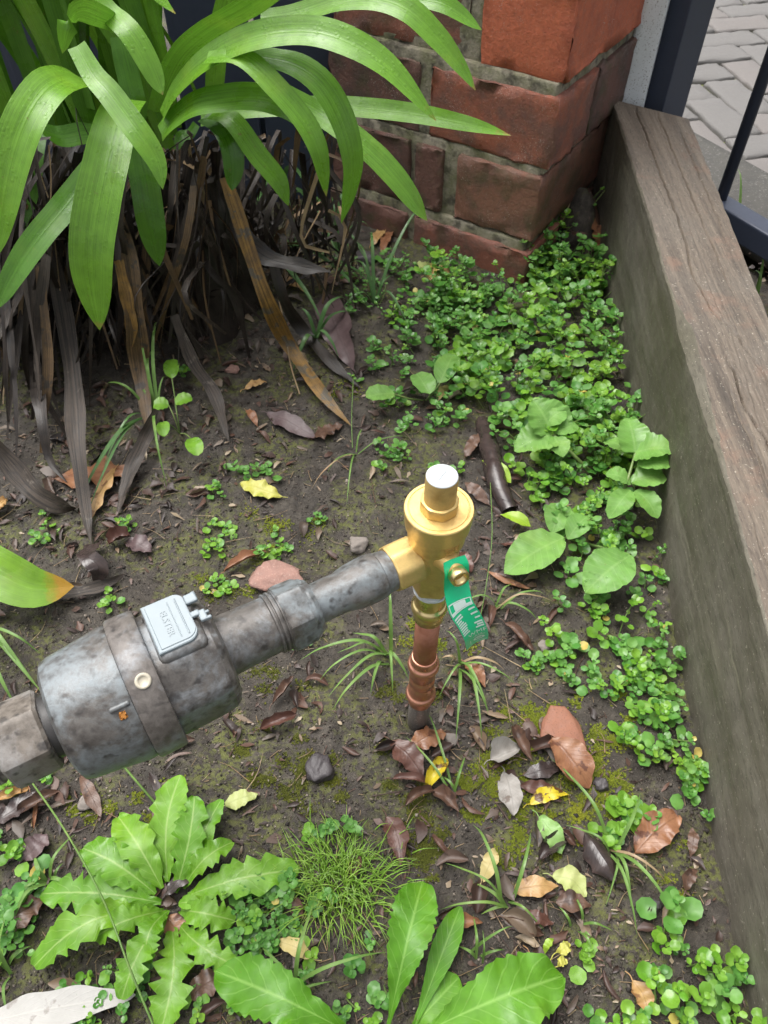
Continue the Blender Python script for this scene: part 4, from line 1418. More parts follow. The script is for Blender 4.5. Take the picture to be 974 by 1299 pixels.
for i in range(1300):
    x0 = arng.uniform(-60, 285) if i % 6 else arng.uniform(285, 430)
    y0 = arng.uniform(165, 400)
    Y0 = arng.uniform(.90, 1.20) if x0 < 270 else arng.uniform(1.06, 1.2)
    b = atY(x0, y0, Y0)
    if b[2] < 0.03:
        continue
    x1 = x0 + arng.normal(0, 40)
    e_ = G(x1, arng.uniform(330, 540 if x0 < 130 else 430) if x0 < 270 else arng.uniform(300, 360), 0.004)
    if e_[1] > b[1]:
        e_ = e_ * np.array([1, 0, 1]) + np.array([0, b[1] - 0.03, 0])
    e_ = b * (1 - (fq := arng.uniform(0.35, 1.0))) + e_ * fq + arng.normal(0, 0.012, 3) * [1, 1, 0]
    m1 = b * 0.6 + e_ * 0.4 + arng.normal(0, 0.022, 3) + np.array([0, 0, 0.015])
    C = spline([b, m1, e_], 9)
    t = np.linspace(0, 1, 9)
    ribbon(mb, C, arng.uniform(0.0006, 0.0050) * (1 - 0.6 * t ** 2), (1, arng.normal(0, .6), 0), 3, arng.uniform(0, .6), m=int(arng.choice([0, 0, 0, 0, 0, 0, 0, 1, 1, 1, 1, 1, 1, 2, 2, 3], 1)[0]), twist=arng.normal(0, 1.2) * t, rng=arng)
part('dead_thatch', mb, [DEADSTRAP, DEADDARK, DEADBR, GRASS_T], clump, kind='stuff')
# dark crown the leaves grow from
mb = MB()
for (x, y, Y_, r_) in ((205, 205, 1.0, .05), (110, 200, 1.04, .055), (30, 215, 1.06, .05), (260, 215, 1.05, .04)):
    b = atY(x, y, Y_)
    tube(mb, [np.array([b[0], b[1] + 0.02, gz(b[0], b[1]) - 0.02]), b - ZUP * 0.1, b - ZUP * 0.02], [r_ * 1.5, r_, r_ * 0.5], 14, 12, jit=0.10, rng=arng)
part('crown', mb, DEADDARK, clump)

# ================================================================== GROUND COVER
prng = np.random.default_rng(33)


def in_poly(x, y, P):
    c = False
    j = len(P) - 1
    for i in range(len(P)):
        if (P[i][1] > y) != (P[j][1] > y) and x < (P[j][0] - P[i][0]) * (y - P[i][1]) / (P[j][1] - P[i][1]) + P[i][0]:
            c = not c
        j = i
    return c


def round_leaf(n=9, notch=0.0, cup=0.25, elong=1.0):
    """leaf of length about 1 along +x from its stalk, cupped"""
    a = np.linspace(-pi, pi, n, endpoint=False)
    r = 0.5 * (1 - notch * np.exp(-((np.abs(a) - pi) / 0.5) ** 2))
    V = [(0.46, 0, -0.06)]
    for k in (0.55, 1.0):
        for q, rr_ in zip(a, r):
            V.append((0.5 + elong * rr_ * k * cos(q), rr_ * k * sin(q) * (1.0 / elong ** 0.5), cup * 0.5 * k * k * (0.6 + 0.4 * abs(sin(q))) + 0.06 * sin(q * 3 + 1) * k * k + 0.03 * sin(q * 5) * k * k))
    f3 = [(0, 1 + i, 1 + (i + 1) % n) for i in range(n)]
    f4 = [(1 + i, 1 + n + i, 1 + n + (i + 1) % n, 1 + (i + 1) % n) for i in range(n)]
    V = np.array(V)
    return V, [np.array(f3), np.array(f4)], np.stack([V[:, 1] + 0.5, V[:, 0]], 1)


RL = [round_leaf(9, 0.10, 0.22), round_leaf(9, 0.25, 0.30, 1.05), round_leaf(8, 0.0, -0.15, 1.1)]


def leaf_matrix(az, pitch, roll, size):
    ca, sa_, cp, sp = cos(az), sin(az), cos(pitch), sin(pitch)
    x = np.array([ca * cp, sa_ * cp, sp])
    y = np.array([-sa_, ca, 0])
    z = np.cross(x, y)
    y, z = y * cos(roll) + z * sin(roll), z * cos(roll) - y * sin(roll)
    return np.stack([x, y, z]) * size


def sprig_leaves(p, h, rng, size=0.0095, tiers=3, lean=None):
    """positions and frames of the leaves of one small rosette-topped shoot"""
    lean = rng.normal(0, 0.5, 2) if lean is None else lean
    top_ = p + np.array([lean[0] * h, lean[1] * h - 0.15 * h, h])
    out = []
    az0 = rng.uniform(0, 6.28)
    for k in range(tiers):
        w = k / max(1, tiers - 1) if tiers > 1 else 1
        q = top_ - (top_ - p) * (0.12 + 0.5 * (1 - w)) * (0 if w == 1 else 1)
        n_ = 2 if w < 1 else int(rng.integers(3, 6))
        for i in range(n_):
            az = az0 + k * pi / 2 + i * 2 * pi / n_ + rng.normal(0, 0.25)
            sz = size * (1.15 - 0.35 * w) * rng.uniform(0.5, 1.3)
            pitch = rng.uniform(-0.1, 0.35) + 0.25 * w
            st = sz * rng.uniform(0.12, 0.55) * (1 if w < 1 else 0.6)
            out.append((q + np.array([cos(az) * st, sin(az) * st, 0.0015 * rng.normal()]), leaf_matrix(az, pitch, rng.normal(0, 0.2), sz)))
    for i in range(2):
        az = az0 + 0.8 + i * pi
        out.append((top_ + ZUP * 0.001, leaf_matrix(az, 0.7, 0, size * 0.4)))
    return top_, out


# (polygon in photo pixels on the ground, shoots, height range, leaf size, share of bright green)
cover_areas = [
    ([(560, 350), (640, 360), (690, 330), (765, 330), (785, 380), (800, 470), (812, 560), (800, 600), (740, 600), (690, 560), (640, 540), (600, 520), (560, 480), (540, 420)], 370, (0.010, 0.060), 0.0130, 0.45),
    ([(650, 335), (680, 300), (715, 300), (735, 330), (780, 350), (780, 390), (700, 390)], 70, (0.03, 0.085), 0.0125, 0.5),
    ([(480, 330), (560, 330), (650, 370), (640, 420), (560, 430), (500, 420), (470, 380)], 95, (0.008, 0.045), 0.0100, 0.15),
    ([(470, 440), (560, 430), (620, 440), (600, 520), (560, 560), (500, 590), (480, 540)], 75, (0.006, 0.035), 0.0095, 0.12),
    ([(640, 540), (740, 600), (800, 590), (818, 640), (825, 700), (770, 720), (720, 690), (680, 660), (650, 620)], 95, (0.008, 0.040), 0.0108, 0.45),
    ([(700, 720), (760, 700), (830, 700), (845, 780), (855, 860), (800, 890), (740, 870), (690, 820), (680, 770)], 58, (0.006, 0.028), 0.0102, 0.35),
    ([(750, 870), (860, 840), (868, 930), (872, 985), (840, 990), (800, 960), (770, 920)], 48, (0.005, 0.022), 0.0092, 0.25),
    ([(855, 930), (878, 960), (885, 1020), (880, 1050), (868, 1010)], 12, (0.006, 0.02), 0.0085, 0.3),
    ([(745, 1255), (800, 1240), (850, 1240), (890, 1195), (930, 1230), (935, 1299), (740, 1299)], 22, (0.010, 0.03), 0.0112, 0.55),
    ([(810, 1145), (845, 1145), (860, 1200), (850, 1240), (820, 1220)], 8, (0.010, 0.025), 0.0112, 0.6),
    ([(285, 1120), (335, 1100), (380, 1130), (375, 1180), (345, 1220), (290, 1230), (270, 1180)], 62, (0.006, 0.018), 0.0078, 0.1),
    ([(-20, 1050), (45, 1060), (60, 1180), (60, 1240), (-20, 1270)], 28, (0.008, 0.025), 0.0092, 0.3),
    ([(90, 1240), (200, 1230), (270, 1260), (330, 1299), (60, 1299)], 24, (0.005, 0.016), 0.0085, 0.35),
    ([(340, 1215), (470, 1190), (520, 1240), (480, 1299), (380, 1290)], 20, (0.005, 0.014), 0.0080, 0.2),
    ([(400, 1040), (440, 1030), (440, 1090), (400, 1090)], 6, (0.004, 0.012), 0.0070, 0.2),
    ([(430, 330), (490, 350), (480, 420), (440, 400)], 22, (0.010, 0.04), 0.0085, 0.1),
]
cover = MB()
cstem = MB()
for poly, cnt, hr, sz, br in cover_areas:
    xs = [q[0] for q in poly]
    ys = [q[1] for q in poly]
    k = 0
    while k < cnt:
        x, y = prng.uniform(min(xs), max(xs)), prng.uniform(min(ys), max(ys))
        if not in_poly(x, y, poly):
            continue
        k += 1
        p = G(x, y)
        if p[0] > SO[0] + 0.0787 * p[1] - 0.004:
            continue
        gap = sin(p[0] * 95 + 1.3 * sin(p[1] * 61)) + sin(p[1] * 83 + 1.7 * sin(p[0] * 71 + 2))
        if gap < (-0.85 if cnt > 300 else -0.65) and prng.random() < 0.9:
            continue
        h = prng.uniform(*hr)
        top_, lv = sprig_leaves(p, h, prng, sz * prng.choice([0.6, 0.85, 1.0, 1.2]) * prng.uniform(0.85, 1.15), 3 if h > 0.016 else 2)
        mi = 1 if prng.random() < br else 0
        for q, M_ in lv:
            if q[0] > SO[0] + 0.0787 * q[1] - 0.001:
                continue
            V, Fc, UV = RL[int(prng.integers(3))]
            cover.add(q + V @ M_, Fc, UV, 2 if prng.random() < 0.009 else mi)
        tube(cover, [p - ZUP * 0.002, (p + top_) / 2 + prng.normal(0, 0.002, 3), top_], 0.0007, 4, 5, 3)
put('ground_cover', cover.mesh('ground_cover'), [COVER, COVER_B, COVER_Y, STEMG], kind='stuff', label='low mass of small round-leaved green weeds between pier and sleeper')

# ---- single seedlings that stand apart
seed_me = []
for v in range(3):
    mb = MB()
    mb.add(*[RL[v][0], RL[v][1], RL[v][2]])
    seed_me.append(mb.mesh('leaf'))
SEEDM = [COVER, COVER_B, COVER_Y]
seed_meshes = {}
for mi, mt in enumerate(SEEDM):
    for v in range(3):
        me = seed_me[v].copy()
        me.materials.append(mt)
        seed_meshes[(mi, v)] = me


def seedling(pts, label, size=0.008, bright=0, yellow=0, group=None):
    """pts: photo pixels where little shoots of this plant show"""
    c = np.mean([G(*p) for p in pts], 0)
    r = root('seedling', c, label, 'seedling', group)
    st = MB()
    k = 0
    for (x, y) in pts:
        p = G(x, y)
        h = prng.uniform(0.005, 0.014)
        top_, lv = sprig_leaves(p, h, prng, size * prng.uniform(0.85, 1.15), 2, prng.normal(0, 0.2, 2))
        for q, M_ in lv:
            mi = 2 if k < yellow else (1 if prng.random() < bright else 0)
            k += 1
            o = put('leaf', seed_meshes[(mi, int(prng.integers(3)))], None, r)
            R = Matrix([[M_[0][i], M_[1][i], M_[2][i], q[i]] for i in range(3)] + [[0, 0, 0, 1]])
            o.matrix_basis = R
        tube(st, [c * 0.3 + p * 0.7 - ZUP * 0.001, p + ZUP * 0.002, top_], 0.0006, 4, 6)
    part('stem', st, STEMG, r)


seedling([(268, 668), (286, 672), (272, 690), (262, 700), (290, 682), (278, 700)], 'tuft of small round-leaved seedlings on bare soil above the union nut', 0.0082, 0.7)
seedling([(350, 676), (356, 692), (340, 700), (326, 706), (352, 704), (366, 698)], 'seedlings with round leaves just behind the pink stone', 0.0080, 0.6, 1)
seedling([(262, 752), (280, 738), (290, 746), (272, 742), (285, 756)], 'seedlings at the hinge end of the meter lid', 0.0085, 0.6, 2)
seedling([(140, 755), (147, 765), (138, 772)], 'tiny seedling trio behind the meter barrel', 0.0080, 0.8)
seedling([(58, 655), (62, 672), (48, 680), (66, 684), (52, 690)], 'seedlings beside the curled dark leaf under the strap-leaf clump', 0.0080, 0.6)
seedling([(156, 664), (164, 668), (160, 676)], 'little seedling with one yellow leaf near the curled dark leaf', 0.0070, 0.6, 1)
seedling([(300, 598), (314, 602), (330, 600), (344, 606), (338, 596)], 'row of pale oval seedlings along the edge of the yellow leaf', 0.0090, 0.1)
seedling([(278, 618), (270, 626), (284, 630)], 'seedlings left of the fallen yellow leaf on dark soil', 0.0075, 0.3)
seedling([(405, 656), (412, 664), (400, 664)], 'faint little seedlings on mossy soil behind the tailpiece', 0.0060, 0.3)
seedling([(378, 822), (388, 816)], 'seedling pair in front of the union nut', 0.0075, 0.3)
seedling([(664, 838), (674, 846), (686, 842), (696, 836), (680, 852)], 'seedlings lying on soil right of the green tag', 0.0085, 0.2)
seedling([(706, 838), (716, 850), (724, 836), (720, 866)], 'seedlings between the tag and the creeping ground cover', 0.0085, 0.3)
seedling([(785, 1022), (800, 1024), (795, 1040), (783, 1048), (773, 1066), (768, 1058), (815, 1050), (820, 1040)], 'clover-like seedling among grass blades beside the dark pod', 0.0125, 0.5)
seedling([(738, 1208), (744, 1216)], 'bright seedling beside the small yellow petals near the broad leaf tip', 0.0100, 1.0)
seedling([(8, 975), (24, 990), (18, 998)], 'bright seedlings under the inlet nut among curled dead leaves', 0.0085, 0.9)
seedling([(62, 980), (58, 990)], 'seedling in the loop of the curled dead strap', 0.0075, 0.4)
seedling([(550, 600), (564, 606), (584, 596)], 'seedlings on bare soil just behind the valve cap', 0.0085, 0.4)
seedling([(475, 568), (492, 578), (484, 596), (514, 586)], 'straggling seedlings on the near fringe of the ground cover', 0.0080, 0.3)
seedling([(447, 480), (452, 486)], 'seedling at the foot of the fallen ochre strap', 0.0080, 0.4)
seedling([(440, 1046), (446, 1052)], 'seedling pair above the fine grass tuft', 0.0080, 0.1)
seedling([(415, 1135), (402, 1150), (384, 1128), (380, 1170)], 'seedlings in front of the fine grass tuft', 0.0085, 0.2)
seedling([(235, 470), (232, 478)], 'tiny seedling in thatch shadow under the strap leaves', 0.0070, 0.5)

# ================================================================== WEEDS
wrng = np.random.default_rng(44)


def profile(kind, t):
    if kind == 'oval':
        return np.sin(np.clip(t, 0, 1) * pi) ** 0.75
    if kind == 'lance':
        return np.sin(np.clip(t, 0, 1) ** 0.8 * pi) ** 1.1
    if kind == 'round':
        return np.sqrt(np.clip(1 - (2 * t - 1) ** 2, 0, 1))
    if kind == 'obov':                         # broad towards the tip, narrowing into the stalk
        return np.clip(np.sin(np.clip((t - 0.08) / 0.92, 0, 1) ** 1.7 * pi), 0, 1) ** 0.8 + 0.06
    if kind == 'dande':
        return 0.10 + 0.9 * np.clip(np.sin(np.clip((t - 0.02) / 0.98, 0, 1) ** 1.25 * pi), 0, 1) ** 0.7
    if kind == 'heart':
        return np.sin(np.clip(t * 0.93 + 0.07, 0, 1) ** 0.62 * pi) ** 0.7
    return np.ones_like(t)


def weed_leaf(par, b, t_, wpx, mat, kind='oval', zb=0.004, zt=0.01, arch=0.012, teeth=0, depth=0.0, n=28, nw=7, cup=0.15, crinkle=0.05, fold=0.1, name='leaf', tilt=0.0, bend=0.0):
    B, T = G(*b, zb), G(*t_, zt)
    u = np.linspace(0, 1, n)
    C = B[None] * (1 - u[:, None]) + T[None] * u[:, None]
    C[:, 2] += arch * np.sin(u * pi)
    d = T - B
    s = nrm(np.cross(d, ZUP))
    s = nrm(s + ZUP * tilt)
    C += np.outer(bend * np.sin(u * pi), s)
    hw = wpx * pxm((B + T) / 2) / 2 * profile(kind, u)
    if teeth:
        HWs = []
        for sd in range(2):
            ph = u * teeth + wrng.uniform(0, 1) + 0.30 * np.sin(u * 9 + wrng.uniform(0, 6)) + 1.0
            saw = ph % 1.0                       # teeth point back towards the base
            amp = wrng.uniform(0.35, 1.25, 64)[np.floor(ph).astype(int) % 64]
            fall = np.where(saw < 0.75, saw / 0.75, (1 - saw) / 0.25)
            env = np.clip((0.95 - u) / 0.2, 0.25, 1)
            HWs.append(hw * (1 - np.clip(depth * env * fall * amp, 0, 0.85)))
        hw = np.stack(HWs, 1) + 0.0006
    mb = MB()
    ribbon(mb, C, hw, s, nw, fold, cup, crinkle, rng=wrng)
    return part(name, mb, mat, par)


# toothed rosette
dc = G(214, 1145)
dand = root('toothed_rosette', dc, 'flat rosette weed with bright jagged-edged leaves in front of the water meter', 'weed')
for (b, t_, w, tth, dp) in [((200, 1146), (52, 1134), 58, 7, 0.62), ((196, 1156), (43, 1226), 58, 7, 0.6), ((190, 1130), (105, 1076), 58, 5, 0.4), ((202, 1120), (150, 1036), 54, 4, 0.35),
                            ((212, 1108), (229, 983), 54, 6, 0.5), ((226, 1128), (247, 1010), 50, 6, 0.55), ((245, 1112), (281, 1014), 34, 5, 0.5), ((240, 1120), (295, 1068), 36, 5, 0.5),
                            ((248, 1133), (379, 1103), 58, 6, 0.5), ((236, 1160), (298, 1168), 46, 5, 0.6), ((210, 1170), (154, 1268), 48, 6, 0.6), ((220, 1190), (205, 1305), 64, 6, 0.6),
                            ((232, 1185), (300, 1226), 44, 6, 0.65), ((205, 1160), (120, 1190), 44, 6, 0.6), ((214, 1160), (185, 1225), 40, 5, 0.5)]:
    weed_leaf(dand, (b[0] * 0.7 + 214 * 0.3, b[1] * 0.7 + 1143 * 0.3), t_, w * 0.90, DANDE, 'dande', 0.006, wrng.uniform(0.008, 0.02), wrng.uniform(0.008, 0.022), tth + 1, dp * 0.85, 72, 9, 0.10, 0.09, 0.10, bend=wrng.normal(0, 0.004))
weed_leaf(dand, (226, 1146), (255, 1146), 18, DANDE, 'oval', 0.01, 0.012, 0.004, n=14)
mb = MB()
tube(mb, [dc - ZUP * 0.01, dc + ZUP * 0.006], [0.008, 0.005], 10, 6)
part('crown', mb, STEMB, dand)

# broad leaved weed at the bottom of the picture
bc = G(500, 1330)
bw = root('broad_leaf_weed', bc, 'weed with large oval serrated bright leaves growing in front of the fine grass tuft', 'weed')
weed_leaf(bw, (490, 1312), (536, 1118), 56, BROAD, 'obov', 0.01, 0.035, 0.03, 17, 0.16, 90, 9, 0.12, 0.10, 0.2)
weed_leaf(bw, (520, 1318), (584, 1150), 30, BROAD, 'obov', 0.008, 0.012, 0.012, 12, 0.08, 50, 7, 0.1, 0.06, 0.2)
weed_leaf(bw, (512, 1322), (714, 1238), 76, BROAD, 'obov', 0.01, 0.03, 0.03, 17, 0.16, 90, 9, 0.10, 0.10, 0.15)
weed_leaf(bw, (470, 1325), (274, 1232), 64, BROAD, 'obov', 0.01, 0.03, 0.03, 17, 0.16, 90, 9, 0.10, 0.10, 0.15)
weed_leaf(bw, (516, 1312), (582, 1240), 46, BROAD, 'obov', 0.006, 0.010, 0.008, 9, 0.10, 40, 7)
weed_leaf(bw, (495, 1335), (390, 1345), 60, BROAD, 'obov', 0.006, 0.03, 0.02, 12, 0.10, 40, 7)
mb = MB()
tube(mb, [bc - ZUP * 0.01, bc + ZUP * 0.012], [0.006, 0.004], 10, 6)
part('crown', mb, STEMG, bw)


def droplets(par, leafobj, cnt, rng, rmin=0.0004, rmax=0.0013):
    me = leafobj.data
    n_ = len(me.vertices)
    co = np.zeros(n_ * 3)
    me.vertices.foreach_get('co', co)
    co = co.reshape(-1, 3)
    no = np.zeros(n_ * 3)
    me.vertices.foreach_get('normal', no)
    no = no.reshape(-1, 3)
    mb = MB()
    for _ in range(cnt):
        pg = me.polygons[int(rng.integers(len(me.polygons)))]
        vi = list(pg.vertices)
        w = rng.dirichlet(np.ones(len(vi)))
        c = (co[vi] * w[:, None]).sum(0)
        nn = nrm((no[vi] * w[:, None]).sum(0))
        if nn[2] < 0:
            nn = -nn
        r = rng.uniform(rmin, rmax) * (0.6 + 0.6 * rng.random())
        lathe(mb, c, nn, [(-0.0001, r), (r * 0.30, r * 0.93), (r * 0.55, r * 0.65), (r * 0.66, 0.0)], 8, cap=False)
    part('water_droplets', mb, DROP, leafobj, kind='stuff')


w1 = root('soft_leaf_weed', G(752, 600), 'soft pale green weed with a big folded leaf above the ground cover', 'weed')
a_ = weed_leaf(w1, (700, 548), (676, 508), 62, FUZZY, 'heart', 0.055, 0.075, 0.004, 14, 0.05, 34, 9, 0.25)
a2 = weed_leaf(w1, (700, 552), (652, 572), 52, FUZZY, 'heart', 0.055, 0.045, 0.006, 12, 0.05, 34, 9, 0.1)
weed_leaf(w1, (704, 550), (733, 540), 28, FUZZY, 'oval', 0.056, 0.06, 0.004, 8, 0.06, 24)
weed_leaf(w1, (702, 554), (714, 580), 28, FUZZY, 'oval', 0.055, 0.05, 0.004, 8, 0.06, 24)
weed_leaf(w1, (690, 540), (716, 520), 34, FUZZY, 'oval', 0.058, 0.07, 0.004, 8, 0.06, 24)
mb = MB()
tube(mb, [G(752, 602), G(735, 585, 0.03), G(702, 551, 0.056)], [0.0030, 0.0024, 0.0016], 8, 14)
part('stem', mb, STEMG, w1)
droplets(w1, a2, 26, wrng)
droplets(w1, a_, 8, wrng)
w2 = root('soft_leaf_weed', G(778, 650), 'soft green weed leaning on the sleeper side with paired heart-shaped leaves', 'weed')
for (b, t_, w, k_, z0, z1) in [((806, 574), (795, 530), 44, 'heart', .075, .085), ((806, 574), (856, 572), 48, 'heart', .075, .088), ((808, 590), (852, 590), 34, 'oval', .07, .075), ((800, 612), (845, 606), 40, 'oval', .055, .06),
                               ((800, 614), (768, 602), 26, 'oval', .055, .062), ((800, 622), (772, 658), 30, 'oval', .052, .045), ((806, 622), (834, 658), 30, 'oval', .052, .045), ((795, 575), (768, 560), 30, 'oval', .06, .05)]:
    weed_leaf(w2, b, t_, w, FUZZY, k_, z0, z1, 0.006, 10, 0.06, 30, 7, 0.15)
mb = MB()
tube(mb, [G(772, 650), G(790, 625, 0.045), G(806, 575, 0.075)], [0.0028, 0.0022, 0.0014], 8, 14)
part('stem', mb, STEMG, w2)
w3 = root('dewy_leaf_weed', G(740, 690), 'low weed with broad dew-covered oval leaves on the soil near the green tag', 'weed')
a_ = weed_leaf(w3, (716, 682), (640, 728), 56, FUZZY, 'oval', 0.022, 0.016, 0.008, 12, 0.04, 34, 9, 0.15)
droplets(w3, a_, 34, wrng)
a_ = weed_leaf(w3, (800, 704), (742, 752), 60, FUZZY, 'oval', 0.042, 0.034, 0.008, 12, 0.04, 34, 9, 0.1)
droplets(w3, a_, 34, wrng)
weed_leaf(w3, (715, 640), (700, 676), 36, FUZZY, 'oval', 0.02, 0.016, 0.006, 10, 0.04, 24, 7)
weed_leaf(w3, (720, 684), (745, 655), 30, FUZZY, 'oval', 0.022, 0.026, 0.006, 10, 0.04, 24, 7)
mb = MB()
tube(mb, [G(745, 690), G(716, 682, 0.022)], [0.002, 0.0015], 8, 8)
tube(mb, [G(745, 690), G(800, 704, 0.042)], [0.002, 0.0015], 8, 8)
part('stem', mb, STEMG, w3)
w4 = root('round_leaf_weed', G(540, 505), 'weed with three round dewy leaves among the ground cover behind the valve', 'weed')
for (b, t_, w) in [((500, 500), (464, 504), 30), ((545, 500), (528, 474), 30), ((558, 486), (575, 450), 30)]:
    a_ = weed_leaf(w4, b, t_, w, FUZZY, 'round', 0.03, 0.034, 0.003, n=20, nw=7)
    droplets(w4, a_, 8, wrng, 0.0004, 0.0009)
mb = MB()
for q in ((500, 500), (545, 500), (558, 486)):
    tube(mb, [G(540, 508), G((540 + q[0]) / 2, (512 + q[1]) / 2, 0.022), G(*q, 0.03)], 0.0012, 6, 10)
part('stem', mb, STEMG, w4)
w5 = root('round_leaf_weed', G(225, 545), 'seedling with five rounded bright leaves on thin stalks below the strap-leaf thatch', 'weed')
for (b, t_, w) in [((218, 480), (218, 456), 20), ((214, 514), (194, 516), 24), ((222, 512), (244, 505), 22), ((207, 535), (208, 554), 17), ((242, 556), (252, 578), 22)]:
    weed_leaf(w5, b, t_, w, COVER_B, 'round', 0.035, 0.036, 0.002, n=16, nw=7)
mb = MB()
for q in ((218, 480), (214, 514), (222, 512), (207, 535), (242, 556)):
    tube(mb, [G(228, 550), G((228 + q[0]) / 2, (545 + q[1]) / 2, 0.025), G(*q, 0.035)], 0.0009, 6, 10)
part('stem', mb, STEMG, w5)
for (b, t_, w, lab) in [((648, 613), (611, 584), 22, 'upper of two glossy lime green leaves beside the dark root'), ((673, 668), (634, 653), 19, 'lower glossy lime green leaf beside the valve bonnet')]:
    B = G(*b, 0.012)
    mb = MB()
    u = np.linspace(0, 1, 20)
    T = G(*t_, 0.016)
    C = B[None] * (1 - u[:, None]) + T[None] * u[:, None] + np.outer(0.006 * np.sin(u * pi), ZUP)
    ribbon(mb, C, w * pxm(B) / 2 * profile('lance', u), nrm(np.cross(T - B, ZUP)), 7, 0.25, 0, 0.04, rng=wrng)
    put('lime_leaf', mb.mesh('lime_leaf', True, B), L_LIME, None, lab, 'leaf', loc=tuple(B))

# ================================================================== GRASS
grng = np.random.default_rng(55)


def tuft(base, tips, wpx, label, mat=GRASS, dry=(), lift=0.03, tipz=0.004, name='grass_tuft'):
    bp = G(*base)
    r = root(name, bp, label, 'grass')
    for i, tp in enumerate(tips):
        T = G(tp[0], tp[1], tp[2] if len(tp) > 2 else tipz)
        b = bp + np.array([grng.normal(0, 0.003), grng.normal(0, 0.003), -0.002])
        L = np.linalg.norm(T - b)
        m1 = b * 0.65 + T * 0.35 + ZUP * min(lift, L * 0.45) * grng.uniform(0.8, 1.2)
        m2 = b * 0.25 + T * 0.75 + ZUP * min(lift, L * 0.35) * grng.uniform(0.6, 1.0)
        C = spline([b, m1, m2, T], 18)
        u = np.linspace(0, 1, 18)
        mb = MB()
        s = nrm(np.cross(T - b, ZUP))
        ribbon(mb, C, (0.95 if mat is GRASS_D else 0.68) * wpx * grng.uniform(0.7, 1.2) * pxm(bp) / 2 * (1 - 0.95 * u ** 2.2) * (0.7 + 0.3 * np.sin(np.clip(u * 3, 0, pi / 2))), s, 3, 0.35, rng=grng)
        part('blade', mb, GRASS_T if i in dry else mat, r)


tuft((492, 832), [(422, 900), (416, 884), (403, 866), (381, 837), (447, 803), (428, 828), (519, 862), (498, 878), (494, 750, .04), (470, 880)], 8, 'spreading grass tuft in front of the tailpiece beside the copper riser')
tuft((584, 843), [(578, 940), (611, 938), (620, 908), (655, 870), (556, 886), (640, 850), (566, 800, .03), (620, 905), (600, 860), (560, 835)], 6.5, 'grass tuft under the hanging green tag with some dry blades', dry=(5, 8, 9), lift=0.022)
tuft((630, 772), [(692, 755), (684, 790), (560, 780), (700, 762), (650, 740)], 5, 'thin grass shoots behind the green tag', dry=(3,))
tuft((772, 1078), [(697, 961), (812, 1006), (716, 1046), (768, 1150), (851, 1166), (808, 1186), (846, 1122), (800, 1150)], 7.5, 'grass tuft with long blades across the soil beside the clover-like seedling', dry=(6,), lift=0.025)
tuft((643, 1148), [(600, 1046), (673, 1056), (562, 1094), (558, 1154), (600, 1120), (690, 1180), (610, 1160)], 7.5, 'forked grass tuft beside the fallen cream leaf and broad leaf weed')
tuft((735, 1175), [(727, 1135), (708, 1150), (750, 1190), (776, 1180), (755, 1215)], 6, 'small grass tuft by the leaf with a hole')
tuft((610, 1215), [(650, 1175, .02), (612, 1180, .02), (580, 1200), (640, 1205), (600, 1160)], 6, 'grass shoots just above the large serrated leaf')
tuft((-12, 800), [(48, 872), (30, 850), (54, 880), (52, 830), (22, 900)], 10, 'grass tuft entering beside the meter barrel')
tuft((200, 530), [(185, 420, .03), (209, 418, .03), (193, 445, .03), (175, 490, .02), (214, 480, .03), (212, 620), (130, 497, .02)], 6.5, 'upright grass shoots at the foot of the brown dead strap', lift=0.05)
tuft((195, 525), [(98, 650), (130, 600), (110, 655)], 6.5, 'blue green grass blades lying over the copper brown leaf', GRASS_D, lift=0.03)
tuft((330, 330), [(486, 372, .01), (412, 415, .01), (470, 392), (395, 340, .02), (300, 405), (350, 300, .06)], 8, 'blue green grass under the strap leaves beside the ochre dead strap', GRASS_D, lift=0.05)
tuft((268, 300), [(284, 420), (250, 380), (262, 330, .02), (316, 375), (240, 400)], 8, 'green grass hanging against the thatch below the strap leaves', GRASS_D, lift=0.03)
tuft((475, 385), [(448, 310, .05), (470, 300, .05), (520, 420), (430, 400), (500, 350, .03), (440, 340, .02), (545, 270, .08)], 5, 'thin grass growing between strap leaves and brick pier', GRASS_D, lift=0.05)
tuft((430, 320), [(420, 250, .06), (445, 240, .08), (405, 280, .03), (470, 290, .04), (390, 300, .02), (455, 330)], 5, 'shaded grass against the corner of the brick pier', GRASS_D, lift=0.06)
tuft((62, 1120), [(95, 1058, .01), (45, 1085), (20, 1140), (80, 1095), (110, 1130), (10, 1180)], 9, 'coarse grass left of the toothed rosette')
tuft((15, 1230), [(8, 1160, .02), (-10, 1200), (40, 1200), (12, 1290)], 10, 'coarse grass at the end of the whitish leaf')
tuft((375, 1258), [(490, 1208, .01), (400, 1140, .015), (420, 1245), (330, 1200)], 8, 'grass blade crossing in front of the seedlings by the broad leaf weed')
tuft((450, 575), [(440, 640), (415, 600), (395, 620), (520, 555), (460, 545)], 3.5, 'hair-thin grass in front of the ground cover fringe', dry=(2,), lift=0.015)
tuft((575, 1010), [(540, 900, .012), (560, 985), (515, 935), (590, 960)], 5.5, 'grass blades over the leaves at the foot of the riser', lift=0.015)
tuft((930, 300), [(936, 215, .10), (925, 260, .06)], 9, 'lone green shoots between the sleeper and the metal fence', lift=0.02)
tuft((960, 370), [(965, 320, .06), (955, 345, .03)], 9, 'short green shoot beside the sleeper near the low rail', lift=0.02)
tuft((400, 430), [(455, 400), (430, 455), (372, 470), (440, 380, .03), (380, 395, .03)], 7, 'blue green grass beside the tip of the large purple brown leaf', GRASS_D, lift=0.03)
tuft((355, 250), [(430, 330, .02), (380, 330, .02), (318, 330, .02), (400, 270, .06), (470, 340, .01)], 8, 'arching blue green grass just below the drooping strap tips', GRASS_D, lift=0.06)
